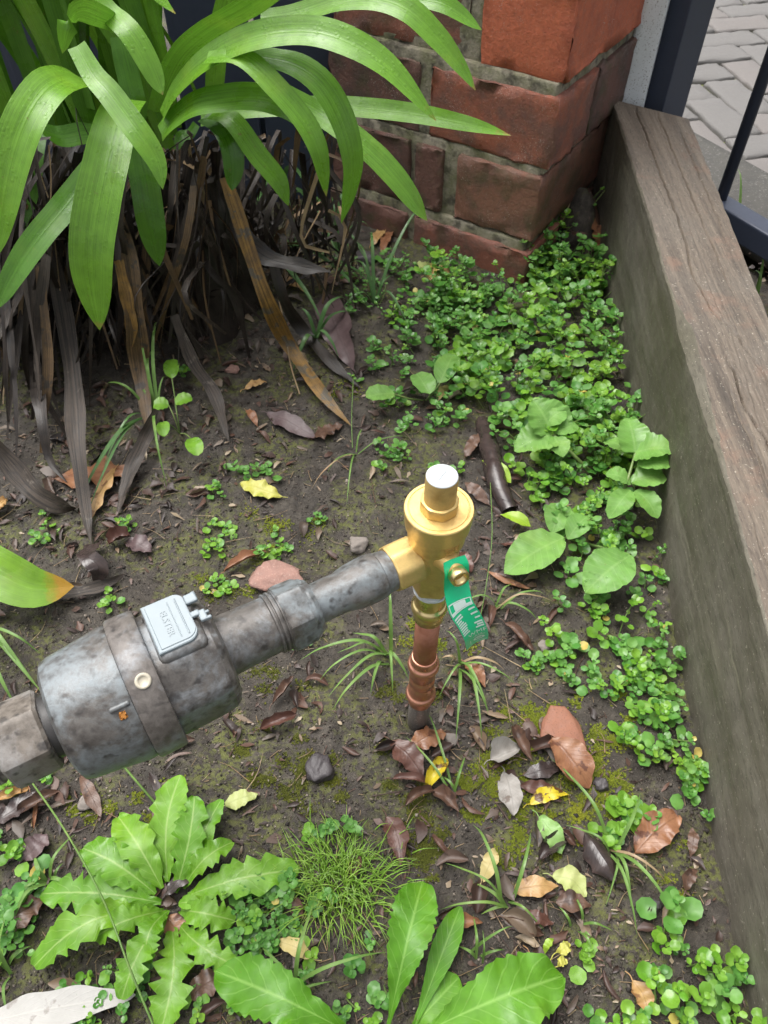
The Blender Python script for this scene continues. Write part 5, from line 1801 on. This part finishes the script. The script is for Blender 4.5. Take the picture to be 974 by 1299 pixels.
# fine tuft
fb = G(428, 1118)
fr = root('fine_grass_tuft', fb, 'dense tuft of fine yellow green grass on the soil before the riser', 'grass')
mb = MB()
for i in range(760):
    a_ = grng.uniform(0, 2 * pi)
    b = fb + np.array([grng.normal(0, 0.022), grng.normal(0, 0.017), 0])
    b[2] = gz(b[0], b[1]) - 0.001
    L = grng.uniform(0.012, 0.036)
    d_ = np.array([cos(a_), sin(a_), 0]) * L * grng.uniform(0.2, 1.0) + (b - fb) * [0.35, 0.35, 0]
    C = spline([b, b + d_ * 0.4 + ZUP * L * 0.5, b + d_ + ZUP * L * grng.uniform(0.05, 0.5)], 7)
    ribbon(mb, C, 0.00065 * (1.05 - np.linspace(0, 1, 7)), nrm(np.cross(d_, ZUP)), 2, rng=grng)
part('fine_blades', mb, GRASS_F, fr, kind='stuff')


def stem_thing(pts, r, mat, label, name='tall_grass', cat='grass'):
    P = [G(p[0], p[1], p[2]) for p in pts]
    mb = MB()
    tube(mb, P, r, 6, 30)
    put(name, mb.mesh(name, True, P[0]), mat, None, label, cat, loc=tuple(P[0]))


stem_thing([(30, 978, .01), (80, 1050, .035), (130, 1140, .045), (165, 1230, .045), (196, 1305, .035)], 0.0009, GRASS, 'long thin grass stem arching over the toothed rosette')
stem_thing([(622, 612, .03), (624, 680, .035), (617, 740, .02), (606, 800, .004)], 0.0005, GRASS, 'hair-thin green stem hanging beside the valve body')
stem_thing([(155, 970, .01), (172, 990, .015), (196, 1018, .004)], 0.0011, GRASS, 'short green stalk in front of the meter barrel')
stem_thing([(448, 480, .03), (446, 530, .015), (447, 568, .002)], 0.0006, GRASS, 'thin upright weed stalk at the tip of the ochre strap')
stem_thing([(345, 345, .09), (358, 400, .055), (368, 460, .02), (380, 500, .006)], 0.0011, GRASS_T, 'pale dry stalk leaning on the ochre dead strap')
stem_thing([(735, 205, .09), (725, 250, .05), (712, 285, .015)], 0.0012, GRASS_T, 'dry stalk leaning between the brick pier and the sleeper')

# ================================================================== FALLEN LEAVES, STONES, LITTER
lrng = np.random.default_rng(66)


def fallen(b, t_, wpx, mat, label, kind='oval', zb=0.003, zt=0.004, arch=0.005, cup=0.35, fold=0.0, crinkle=0.06, bend=0.0, n=22, nw=9, tilt=0.0, hole=None, name='fallen_leaf', cat='fallen leaf', curl=0.0, lobes=None, stalk=True):
    B, T = G(*b, zb), G(*t_, zt)
    u = np.linspace(0, 1, n)
    C = B[None] * (1 - u[:, None]) + T[None] * u[:, None]
    C[:, 2] += arch * np.sin(u * pi)
    s = nrm(np.cross(T - B, ZUP))
    C += np.outer(bend * np.sin(u * pi), s)
    C += np.outer(0.0007 * np.sin(u * 14 + lrng.uniform(0, 6)), ZUP)
    s = nrm(s + ZUP * tilt)
    hw = 0.9 * wpx * pxm((B + T) / 2) / 2 * profile(kind, u) * (1 + 0.09 * np.sin(u * 19 + lrng.uniform(0, 6))) + 0.0003
    hw = np.stack([hw, hw * (1 + 0.08 * np.sin(u * 11 + lrng.uniform(0, 6)))], 1)
    if lobes:
        lo = 1 - lobes[1] * (0.5 + 0.5 * np.cos(u * 2 * pi * lobes[0]))
        hw = hw * lo[:, None]
    # never below the soil
    mb = MB()
    ribbon(mb, C, hw, s, nw, fold, cup, crinkle, twist=curl * (u - 0.5), rng=lrng)
    V = mb.v[0]
    for k in range(len(V)):
        V[k, 2] = max(V[k, 2], gz(V[k, 0], V[k, 1]) + 0.0012)
    # thin body: an underside just below
    V2 = V - np.array([0, 0, 0.0005])
    mb.add(V2, grid_faces(n, nw)[:, ::-1], mb.uv[0])
    if stalk and kind in ('oval', 'lance'):
        d = nrm(B - T)
        tube(mb, [B + ZUP * 0.0005, B + d * 0.004 + ZUP * 0.001, B + d * 0.008 + s * 0.002], 0.0005, 5, 6)
    return put(name, mb.mesh(name, True, B), mat, None, label, cat, loc=tuple(B))


FL = [
    ((357, 630), (305, 612), 25, L_YEL, 'yellow fallen leaf lying alone on the soil behind the meter'),
    ((285, 1022), (328, 1008), 26, L_PALE, 'pale green fallen leaf on mossy soil above the toothed rosette'),
    ((683, 1036), (712, 1084), 29, L_GREEN, 'fresh green oval fallen leaf touching the yellow rotting leaf'),
    ((650, 1130), (708, 1124), 28, L_TAN, 'orange tan fallen leaf beside the forked grass tuft'),
    ((610, 1120), (628, 1076), 21, L_CREAM, 'cream yellow fallen leaf standing between the forked grass blades'),
    ((806, 1082), (862, 1034), 46, L_COPP, 'glossy brown fallen leaf with a hole beside the sleeper'),
    ((541, 1000), (567, 962), 20, L_MOTT, 'curled yellow leaf over dark leaves at the foot of the riser'),
    ((396, 1216), (352, 1194), 21, L_CREAM, 'cream fallen leaf among seedlings before the fine grass'),
    ((802, 1244), (822, 1286), 26, L_TAN, 'small tan fallen leaf among the ground cover near the sleeper corner'),
    ((705, 1145), (750, 1150), 27, L_BROWN, 'dark brown fallen leaf half under the leaf with a hole'),
    ((700, 1112), (742, 1138), 32, L_PALE, 'olive fallen leaf with a dark hole beside the tan leaf'),
    ((672, 1020), (722, 1008), 21, L_MOTT, 'yellow leaf with a brown rotten middle above the green oval leaf'),
    ((490, 1036), (508, 1098), 31, L_RED, 'upright dark red brown leaf between fine grass and moss'),
    ((495, 940), (536, 985), 34, L_RED, 'folded red brown leaf left of the riser foot'),
    ((520, 948), (566, 930), 34, L_COPP, 'copper leaf with a yellow edge against the buried pipe'),
    ((548, 1004), (582, 1030), 22, L_BROWN, 'brown pointed leaf below the curled yellow leaf'),
    ((497, 988), (548, 996), 12, L_RED, 'narrow rolled brown leaf under the curled yellow leaf'),
    ((514, 1022), (552, 1004), 13, L_BROWN, 'slim curled brown leaf below the folded red brown leaf'),
    ((652, 920), (676, 966), 17, L_BROWN, 'rolled brown leaf like a stick on moss left of the terracotta shard'),
    ((664, 984), (712, 972), 22, L_DARK, 'wet dark leaf with yellow edge under the terracotta shard'),
    ((660, 996), (704, 1000), 20, L_RED, 'dark red leaf below the wet dark leaf'),
    ((622, 964), (660, 948), 30, L_GREY, 'silver grey dead leaf on moss beside the rolled brown leaf'),
    ((640, 980), (652, 1034), 32, L_GREY, 'crumpled grey dead leaf hanging below the silver grey one'),
    ((330, 924), (376, 906), 16, L_RED, 'curled red brown leaf in front of the meter spigot'),
    ((346, 892), (372, 858), 12, L_BROWN, 'narrow brown curled leaf below the union nut'),
    ((284, 726), (338, 700), 15, L_COPP, 'slim copper leaf propped on the pink stone'),
    ((70, 608), (172, 596), 58, L_COPP, 'lobed copper brown leaf under the dead straps'),
    ((116, 656), (150, 588), 30, L_TAN, 'orange tip of a lobed leaf by the hanging dead strap'),
    ((412, 372), (452, 474), 46, L_PURP, 'large purple brown leaf on the soil beside the ochre strap'),
    ((338, 524), (400, 556), 26, L_PURP, 'smooth purple brown leaf in front of the ochre strap'),
    ((394, 556), (436, 538), 26, L_BROWN, 'crumpled brown leaf at the tip of the ochre strap'),
    ((405, 362), (460, 352), 22, L_BROWN, 'brown leaf behind the large purple brown leaf'),
    ((470, 312), (488, 292), 14, L_TAN, 'small orange leaf at the foot of the pier among thin grass'),
    ((484, 320), (497, 292), 14, L_COPP, 'orange brown leaf standing against the brick pier'),
    ((560, 1176), (612, 1170), 20, L_COPP, 'rolled chestnut leaf right of the upright serrated leaf'),
    ((210, 1162), (232, 1200), 32, L_COPP, 'brown leaf caught in the middle of the toothed rosette'),
    ((256, 1104), (205, 1142), 22, L_DARK, 'dark wet leaf lying across the heart of the toothed rosette'),
    ((238, 1268), (292, 1236), 34, L_BROWN, 'brown leaf under the rosette beside the broad leaf weed'),
    ((0, 1190), (58, 1140), 36, L_BROWN, 'torn brown leaf among the ground cover by the coarse grass'),
    ((102, 984), (128, 1036), 18, L_BROWN, 'pointed brown leaf in front of the meter barrel'),
    ((-8, 1016), (38, 1000), 14, L_TAN, 'tan curled leaf under the inlet nut'),
    ((-6, 1044), (50, 1004), 28, L_DARK, 'dark rotting leaf under the inlet nut'),
    ((20, 1032), (84, 1002), 16, L_BROWN, 'curled brown strap looping out from under the inlet nut'),
    ((38, 1005), (42, 1050), 6, L_COPP, 'split orange brown leaf stalk near the inlet nut'),
    ((30, 1090), (60, 1058), 30, L_PURP, 'dull brown leaf above the coarse grass'),
    ((-8, 660), (8, 634), 26, L_TAN, 'curled orange leaf beside the dead straps near the low strap leaf'),
    ((160, 688), (192, 700), 26, L_PURP, 'small plum brown leaf on the soil behind the meter'),
    ((138, 690), (165, 680), 22, L_RED, 'dark red shiny leaf beside the curled dark leaf'),
    ((870, 1130), (885, 1104), 17, L_BROWN, 'small brown leaf against the sleeper below the brown leaf with a hole'),
    ((876, 1086), (878, 1050), 14, L_BROWN, 'small upright brown leaf against the sleeper'),
    ((556, 508), (570, 490), 14, L_CREAM, 'small yellow leaf between the round dewy leaves'),
    ((600, 420), (612, 400), 13, L_CREAM, 'small yellow leaf on the ground cover before the pier'),
    ((540, 350), (572, 348), 30, L_TAN, 'orange brown leaf at the pier foot behind the ground cover'),
    ((528, 334), (552, 348), 18, L_PALE, 'pale green leaf leaning on the lowest brick'),
    ((690, 1210), (702, 1190), 9, L_LIME, 'tiny lime petal above the serrated leaf tip'),
    ((706, 1208), (722, 1196), 15, L_YEL, 'tiny yellow petal right of the serrated leaf'),
    ((708, 1226), (720, 1222), 12, L_YEL, 'small round yellow petal below the other yellow petal'),
    ((830, 1240), (842, 1226), 16, L_CREAM, 'pale yellow leaf on the clump near the sleeper'),
    ((672, 1210), (692, 1250), 16, L_TAN, 'tan curled leaf behind the serrated leaf tip'),
    ((684, 1090), (722, 1060), 22, L_DARK, 'black wet curled leaf beside the green oval leaf'),
    ((660, 1158), (702, 1172), 18, L_RED, 'red brown leaf below the orange tan leaf'),
    ((640, 1165), (690, 1186), 14, L_BROWN, 'narrow brown leaf below the forked grass tuft'),
    ((620, 640), (590, 612), 18, L_BROWN, 'brown leaf between the valve cap and the dark root'),
    ((632, 690), (690, 700), 10, L_RED, 'thin red brown bark strip behind the valve body'),
    ((618, 724), (672, 746), 9, L_COPP, 'thin red bark strip beside the green tag'),
    ((580, 700), (598, 726), 16, L_RED, 'red brown leaf behind the boss of the valve'),
    ((590, 580), (612, 548), 18, L_BROWN, 'brown leaf leaning at the top of the dark root'),
    ((640, 790), (668, 822), 12, L_BROWN, 'brown curled leaf right of the hanging tag'),
    ((655, 800), (676, 826), 10, L_BROWN, 'second slim brown curl beside the hanging tag'),
    ((590, 842), (615, 872), 22, L_COPP, 'copper leaf under the grass tuft below the tag'),
    ((350, 350), (392, 372), 14, L_TAN, 'dry tan leaf piece under the strap leaves'),
    ((310, 494), (338, 484), 12, L_TAN, 'small tan leaf on bare soil before the thatch'),
    ((326, 540), (312, 520), 11, L_COPP, 'small pinkish brown leaf before the thatch'),
    ((748, 1092), (760, 1074), 12, L_DARK, 'small black leaf at the grass tuft base'),
    ((796, 540), (806, 520), 14, L_BROWN, 'brown leaf against the sleeper among the ground cover'),
    ((745, 250), (756, 290), 26, L_BROWN, 'brown leaf jammed between pier and sleeper'),
    ((738, 285), (768, 262), 24, L_RED, 'red brown leaf wedged at the sleeper end by the pier'),
    ((752, 225), (762, 258), 18, L_COPP, 'reddish leaf in the gap between pier and sleeper'),
    ((728, 238), (752, 262), 22, L_RED, 'dark red leaf lying highest on the heap beside the pier face'),
    ((722, 292), (742, 306), 20, L_BROWN, 'brown leaf low on the heap against the pier face'),
    ((754, 282), (764, 318), 20, L_COPP, 'copper leaf low on the heap against the sleeper'),
    ((750, 320), (770, 300), 20, L_BROWN, 'brown leaf at the base of the gap beside the pier'),
]
for it in FL:
    b, t_, w, mt, lab = it
    rolled = any(q in lab for q in ('rolled', 'curled', 'slim', 'narrow', 'split', 'curl'))
    fallen(b, t_, w, mt, lab, 'lance' if lrng.random() < 0.35 else 'oval', lrng.uniform(.003, .006), lrng.uniform(.003, .008), lrng.uniform(.002, .007),
           cup=lrng.uniform(.9, 1.4) if rolled else lrng.uniform(-.1, .35), crinkle=lrng.uniform(.06, .18), bend=lrng.normal(0, 0.002), curl=lrng.normal(0, 0.25), tilt=lrng.normal(0, 0.15),
           lobes=(2.5, 0.45) if 'lobed' in lab else None)
# whitish long leaf, dark root, pod, shard
fallen((-40, 1302), (172, 1262), 46, L_WHITE, 'long whitish lance-shaped leaf lying below the toothed rosette', 'oval', .006, .01, .008, cup=.12, n=40, crinkle=0.02)
fallen((700, 936), (748, 1000), 50, L_COPP, 'shiny copper leaf lying over the terracotta shard', 'oval', .012, .004, .008, cup=.3)
fallen((742, 1056), (782, 1118), 40, L_DARK, 'black glossy seed pod shell on the soil by the clover-like seedling', 'oval', .012, .012, .004, cup=-.7, crinkle=.02, name='seed_pod', cat='seed pod')
mb = MB()
P = [G(612, 535, .004), G(622, 575, .012), G(630, 610, .012), (G(646, 648, .006))]
tube(mb, P, [0.010, 0.0135, 0.014, 0.010], 14, 24, jit=0.05, rng=lrng)
put('dead_root', mb.mesh('dead_root', True, P[0]), L_DARK, None, 'thick dark wet root lying behind the valve cap', 'root', loc=tuple(P[0]))


def stone(c, rx, ry, rz, mat, label, rot=0.0, seed=0, flat=0.5, name='stone', outline=None):
    rg = np.random.default_rng(100 + seed)
    p = G(*c)
    k = pxm(p)
    nth, nph = 36, 18
    V = []
    fr = rg.normal(0, 1, (5, 3))
    pl_ = nrm(rg.normal(0, 1, (11, 3)) * [1, 1, 0.7]) * rg.uniform(0.85, 1.25, (11, 1))
    pl_ = np.vstack([pl_, [0, 0, 1.15], [0, 0, -1]])
    for i in range(nph + 1):
        ph = pi * i / nph - pi / 2
        for j in range(nth):
            th_ = 2 * pi * j / nth
            d = np.array([cos(ph) * cos(th_), cos(ph) * sin(th_), sin(ph)])
            m_ = min(1.15, 0.92 / max(1e-6, (pl_ @ d).max())) * (1 + 0.03 * sum(np.sin(d @ f * 5 + i2) for i2, f in enumerate(fr)))
            q = d * m_ * np.array([rx * k, ry * k / 0.85, rz])
            V.append((q[0] * cos(rot) - q[1] * sin(rot), q[0] * sin(rot) + q[1] * cos(rot), max(q[2], -rz)))
    V = np.array(V) + p + ZUP * rz * flat
    mb = MB()
    mb.add(V, grid_faces(nph + 1, nth, True))
    put(name, mb.mesh(name, True, p), mat, None, label, 'stone', loc=tuple(p))


PINK = m_plain('pinkish_stone', (0.27, 0.155, 0.125), 0.8, 90, 0.3, 0.8, 0.003, (0.36, 0.24, 0.20))
GREYS = m_plain('grey_stone', (0.19, 0.165, 0.145), 0.8, 90, 0.3, 0.7, 0.003)
DARKS = m_plain('dark_stone', (0.050, 0.043, 0.045), 0.5, 120, 0.3, 0.7, 0.002)
TERRA = m_plain('terracotta', (0.25, 0.110, 0.068), 0.7, 110, 0.25, 0.7, 0.002, (0.16, 0.07, 0.045))
stone((348, 736), 38, 20, 0.010, PINK, 'pink angular stone partly behind the union nut', 0.1, 1)
stone((454, 692), 13, 10, 0.008, GREYS, 'small tan grey stone behind the end of the tailpiece', 0.3, 2)
stone((406, 978), 15, 16, 0.008, DARKS, 'round dark pebble on bare soil left of the riser foot', 0.4, 3)
stone((716, 932), 28, 28, 0.006, TERRA, 'flat terracotta shard on moss near the sleeper', 0.5, 4, name='terracotta_shard')
stone((110, 1018), 11, 9, 0.006, GREYS, 'small brown pebble in front of the meter barrel', 0.2, 5)
stone((690, 820), 8, 6, 0.004, GREYS, 'tiny pebble beside the ground cover edge', 0.2, 6)
stone((762, 996), 8, 9, 0.005, DARKS, 'small plum pebble right of the copper leaf', 0.2, 7)
stone((464, 330), 12, 12, 0.010, DARKS, 'black stone at the pier foot among grass', 0.3, 8)
stone((572, 938), 8, 7, 0.005, GREYS, 'small grey pebble beside the buried pipe', 0.1, 9)
stone((295, 470), 9, 7, 0.005, PINK, 'small reddish stone before the thatch', 0.1, 10)
stone((830, 1150), 8, 7, 0.005, DARKS, 'dark pebble above the clump near the sleeper', 0.1, 12)


# ---- litter that nobody could count
def density(x, y):
    """how much litter lies at a photo pixel"""
    d = 0.30
    for (cx, cy, sx, sy_, a) in ((645, 690, 50, 110, 1.6), (620, 960, 110, 70, 0.9), (690, 1160, 90, 80, 1.0), (110, 600, 190, 110, 1.9), (350, 470, 140, 90, 1.3), (230, 480, 160, 60, 1.4), (60, 1010, 90, 40, .9), (745, 270, 30, 60, 3.0), (440, 330, 60, 60, 1.0), (350, 900, 60, 50, .5), (955, 400, 40, 80, 3.0), (720, 600, 100, 120, .5), (590, 870, 60, 50, .6)):
        d += a * math.exp(-((x - cx) / sx) ** 2 - ((y - cy) / sy_) ** 2)
    return d


flake = MB()
k = 0
while k < 3600:
    x, y = lrng.uniform(-20, 990), lrng.uniform(190, 1310)
    if lrng.random() * 2.2 > density(x, y):
        continue
    p = G(x, y)
    if SO[0] + 0.0787 * p[1] - 0.003 < p[0] < SO[0] + 0.0787 * p[1] + SW + 0.006:
        continue
    k += 1
    L = lrng.uniform(0.0025, 0.0095) * (1.0 if lrng.random() < 0.8 else 2.1)
    a_ = lrng.uniform(0, 2 * pi)
    d_ = np.array([cos(a_), sin(a_), lrng.normal(0, 0.25)])
    s_ = np.array([-sin(a_), cos(a_), lrng.normal(0, 0.3)])
    n_ = 4
    u = np.linspace(0, 1, n_)
    C = p + np.outer((u - 0.5) * L, d_) + ZUP * 0.0018 + np.outer(np.sin(u * pi), ZUP) * L * lrng.uniform(0, 0.2)
    ribbon(flake, C, L * lrng.uniform(0.06, 0.34) * (np.sin(u * pi * 0.8 + 0.35)) * lrng.uniform(0.35, 1.3, n_), s_, 3, lrng.uniform(-.4, .8), rng=lrng)
k = 0
while k < 420:
    x, y = lrng.uniform(-20, 990), lrng.uniform(230, 1310)
    if lrng.random() * 2.0 > density(x, y):
        continue
    p = G(x, y)
    if SO[0] + 0.0787 * p[1] - 0.008 < p[0] < SO[0] + 0.0787 * p[1] + SW + 0.008:
        continue
    k += 1
    L = lrng.uniform(0.012, 0.030)
    a_ = lrng.uniform(0, 2 * pi)
    d_ = np.array([cos(a_), sin(a_), lrng.normal(0, 0.12)])
    s_ = np.array([-sin(a_), cos(a_), lrng.normal(0, 0.35)])
    u = np.linspace(0, 1, 8)
    C = p + np.outer((u - 0.5) * L, d_) + ZUP * 0.003 + np.outer(np.sin(u * pi * lrng.uniform(0.6, 1.4)), ZUP) * L * lrng.uniform(-0.05, 0.2) + np.outer(np.sin(u * pi), s_) * L * lrng.normal(0, 0.1)
    ribbon(flake, C, L * lrng.uniform(0.06, 0.26) * np.sin(u * pi * 0.9 + 0.15) * lrng.uniform(0.75, 1.2, 8), s_, 5, lrng.uniform(-.3, .5), lrng.uniform(-.3, 1.4), 0.1, twist=lrng.normal(0, 0.8) * (u - 0.5), rng=lrng)
put('leaf_litter', flake.mesh('leaf_litter'), LITTER, kind='stuff', label='scattered brown leaf flakes and bark bits on the soil')
twig = MB()
for k in range(900):
    x, y = lrng.uniform(-20, 960), lrng.uniform(230, 1300)
    if lrng.random() * 1.6 > density(x, y):
        continue
    p = G(x, y)
    if SO[0] + 0.0787 * p[1] - 0.03 < p[0]:
        continue
    L = lrng.uniform(0.012, 0.05)
    a_ = lrng.uniform(0, pi)
    d_ = np.array([cos(a_), sin(a_), 0]) * L / 2
    P = [p - d_, p + lrng.normal(0, L * 0.06, 3) * [1, 1, 0], p + d_]
    P = [np.array([q[0], q[1], gz(q[0], q[1]) + 0.0022 + lrng.uniform(0, 0.002)]) for q in P]
    tube(twig, P, [lrng.uniform(0.0003, 0.0008), 0.0002], 4, 6, int(lrng.random() < 0.35))
for k in range(1500):
    x, y = lrng.uniform(-10, 930), lrng.uniform(330, 1300)
    p = G(x, y)
    if SO[0] + 0.0787 * p[1] - 0.012 < p[0]:
        continue
    L = lrng.uniform(0.003, 0.012)
    a_ = lrng.uniform(0, pi)
    d_ = np.array([cos(a_), sin(a_), 0]) * L / 2
    P = [np.array([q[0], q[1], gz(q[0], q[1]) + 0.0016]) for q in (p - d_, p + d_)]
    tube(twig, P, lrng.uniform(0.0002, 0.00045), 4, 3, int(lrng.random() < 0.5))
put('fine_twigs', twig.mesh('fine_twigs'), [LITTER, GRASS_T], kind='stuff', label='thin dry twigs and straw scattered on the soil')
clod = MB()
OC = np.array([(1, 0, 0), (-1, 0, 0), (0, 1, 0), (0, -1, 0), (0, 0, 1), (0, 0, -1)], float)
OF = np.array([(0, 2, 4), (2, 1, 4), (1, 3, 4), (3, 0, 4), (2, 0, 5), (1, 2, 5), (3, 1, 5), (0, 3, 5)])
for k in range(34000):
    x, y = lrng.uniform(-20, 900), lrng.uniform(330, 1310)
    p = G(x, y)
    if SO[0] + 0.0787 * p[1] - 0.004 < p[0]:
        continue
    r = 0.0005 + 0.0014 * lrng.random() ** 2 + (0.002 * lrng.random() if lrng.random() < 0.05 else 0)
    clod.add(p + OC * lrng.uniform(0.6, 1.2, (6, 1)) * r @ np.linalg.qr(lrng.normal(0, 1, (3, 3)))[0] + ZUP * r * 0.3, OF)
put('soil_crumbs', clod.mesh('soil_crumbs'), CLOD, kind='stuff', label='loose crumbs of dark soil')

# ---- moss
moss = MB()
spots_ = [(542, 1072, 34, 34, 520, 1), (690, 925, 48, 38, 840, 0), (770, 950, 40, 60, 660, 0), (640, 990, 60, 50, 660, 0), (735, 1010, 60, 40, 520, 0), (590, 1000, 40, 40, 170, 0), (430, 960, 80, 40, 260, 1), (340, 985, 60, 40, 260, 1),
          (330, 860, 60, 30, 150, 1), (120, 1020, 60, 30, 160, 0), (690, 1040, 50, 40, 180, 0), (330, 700, 60, 40, 150, 0), (410, 670, 60, 30, 120, 0), (640, 1090, 50, 40, 160, 0), (500, 1010, 70, 50, 220, 1), (280, 750, 90, 50, 120, 1),
          (860, 1120, 30, 60, 60, 0), (445, 490, 20, 20, 70, 0), (560, 830, 60, 60, 140, 0), (475, 905, 60, 50, 160, 1), (390, 1010, 50, 40, 160, 1), (230, 1010, 60, 30, 120, 0)]
for (cx, cy, rx, ry, cnt, dk) in spots_:
    sub = [(lrng.normal(cx, rx * 0.55), lrng.normal(cy, ry * 0.55)) for _ in range(max(3, cnt // 28))]
    for _ in range(cnt * 2):
        q = sub[int(lrng.integers(len(sub)))]
        x, y = lrng.normal(q[0], 5.5), lrng.normal(q[1], 4.5)
        p = G(x, y)
        if p[0] > SO[0] + 0.0787 * p[1] - 0.003:
            continue
        L = lrng.uniform(0.0012, 0.0030)
        a0 = lrng.uniform(0, 6.28)
        V, Fc = [], []
        for i in range(5):
            a_ = a0 + i * 1.2566
            c_, s_ = cos(a_), sin(a_)
            V += [p + np.array([-s_, c_, 0]) * L * 0.28, p - np.array([-s_, c_, 0]) * L * 0.28, p + np.array([c_ * 0.75, s_ * 0.75, 0.75]) * L]
            Fc.append((3 * i, 3 * i + 1, 3 * i + 2))
        moss.add(V, np.array(Fc), None, dk)
put('moss', moss.mesh('moss', False), [MOSS, MOSS_D], kind='stuff', label='yellow green moss patches on the damp soil')
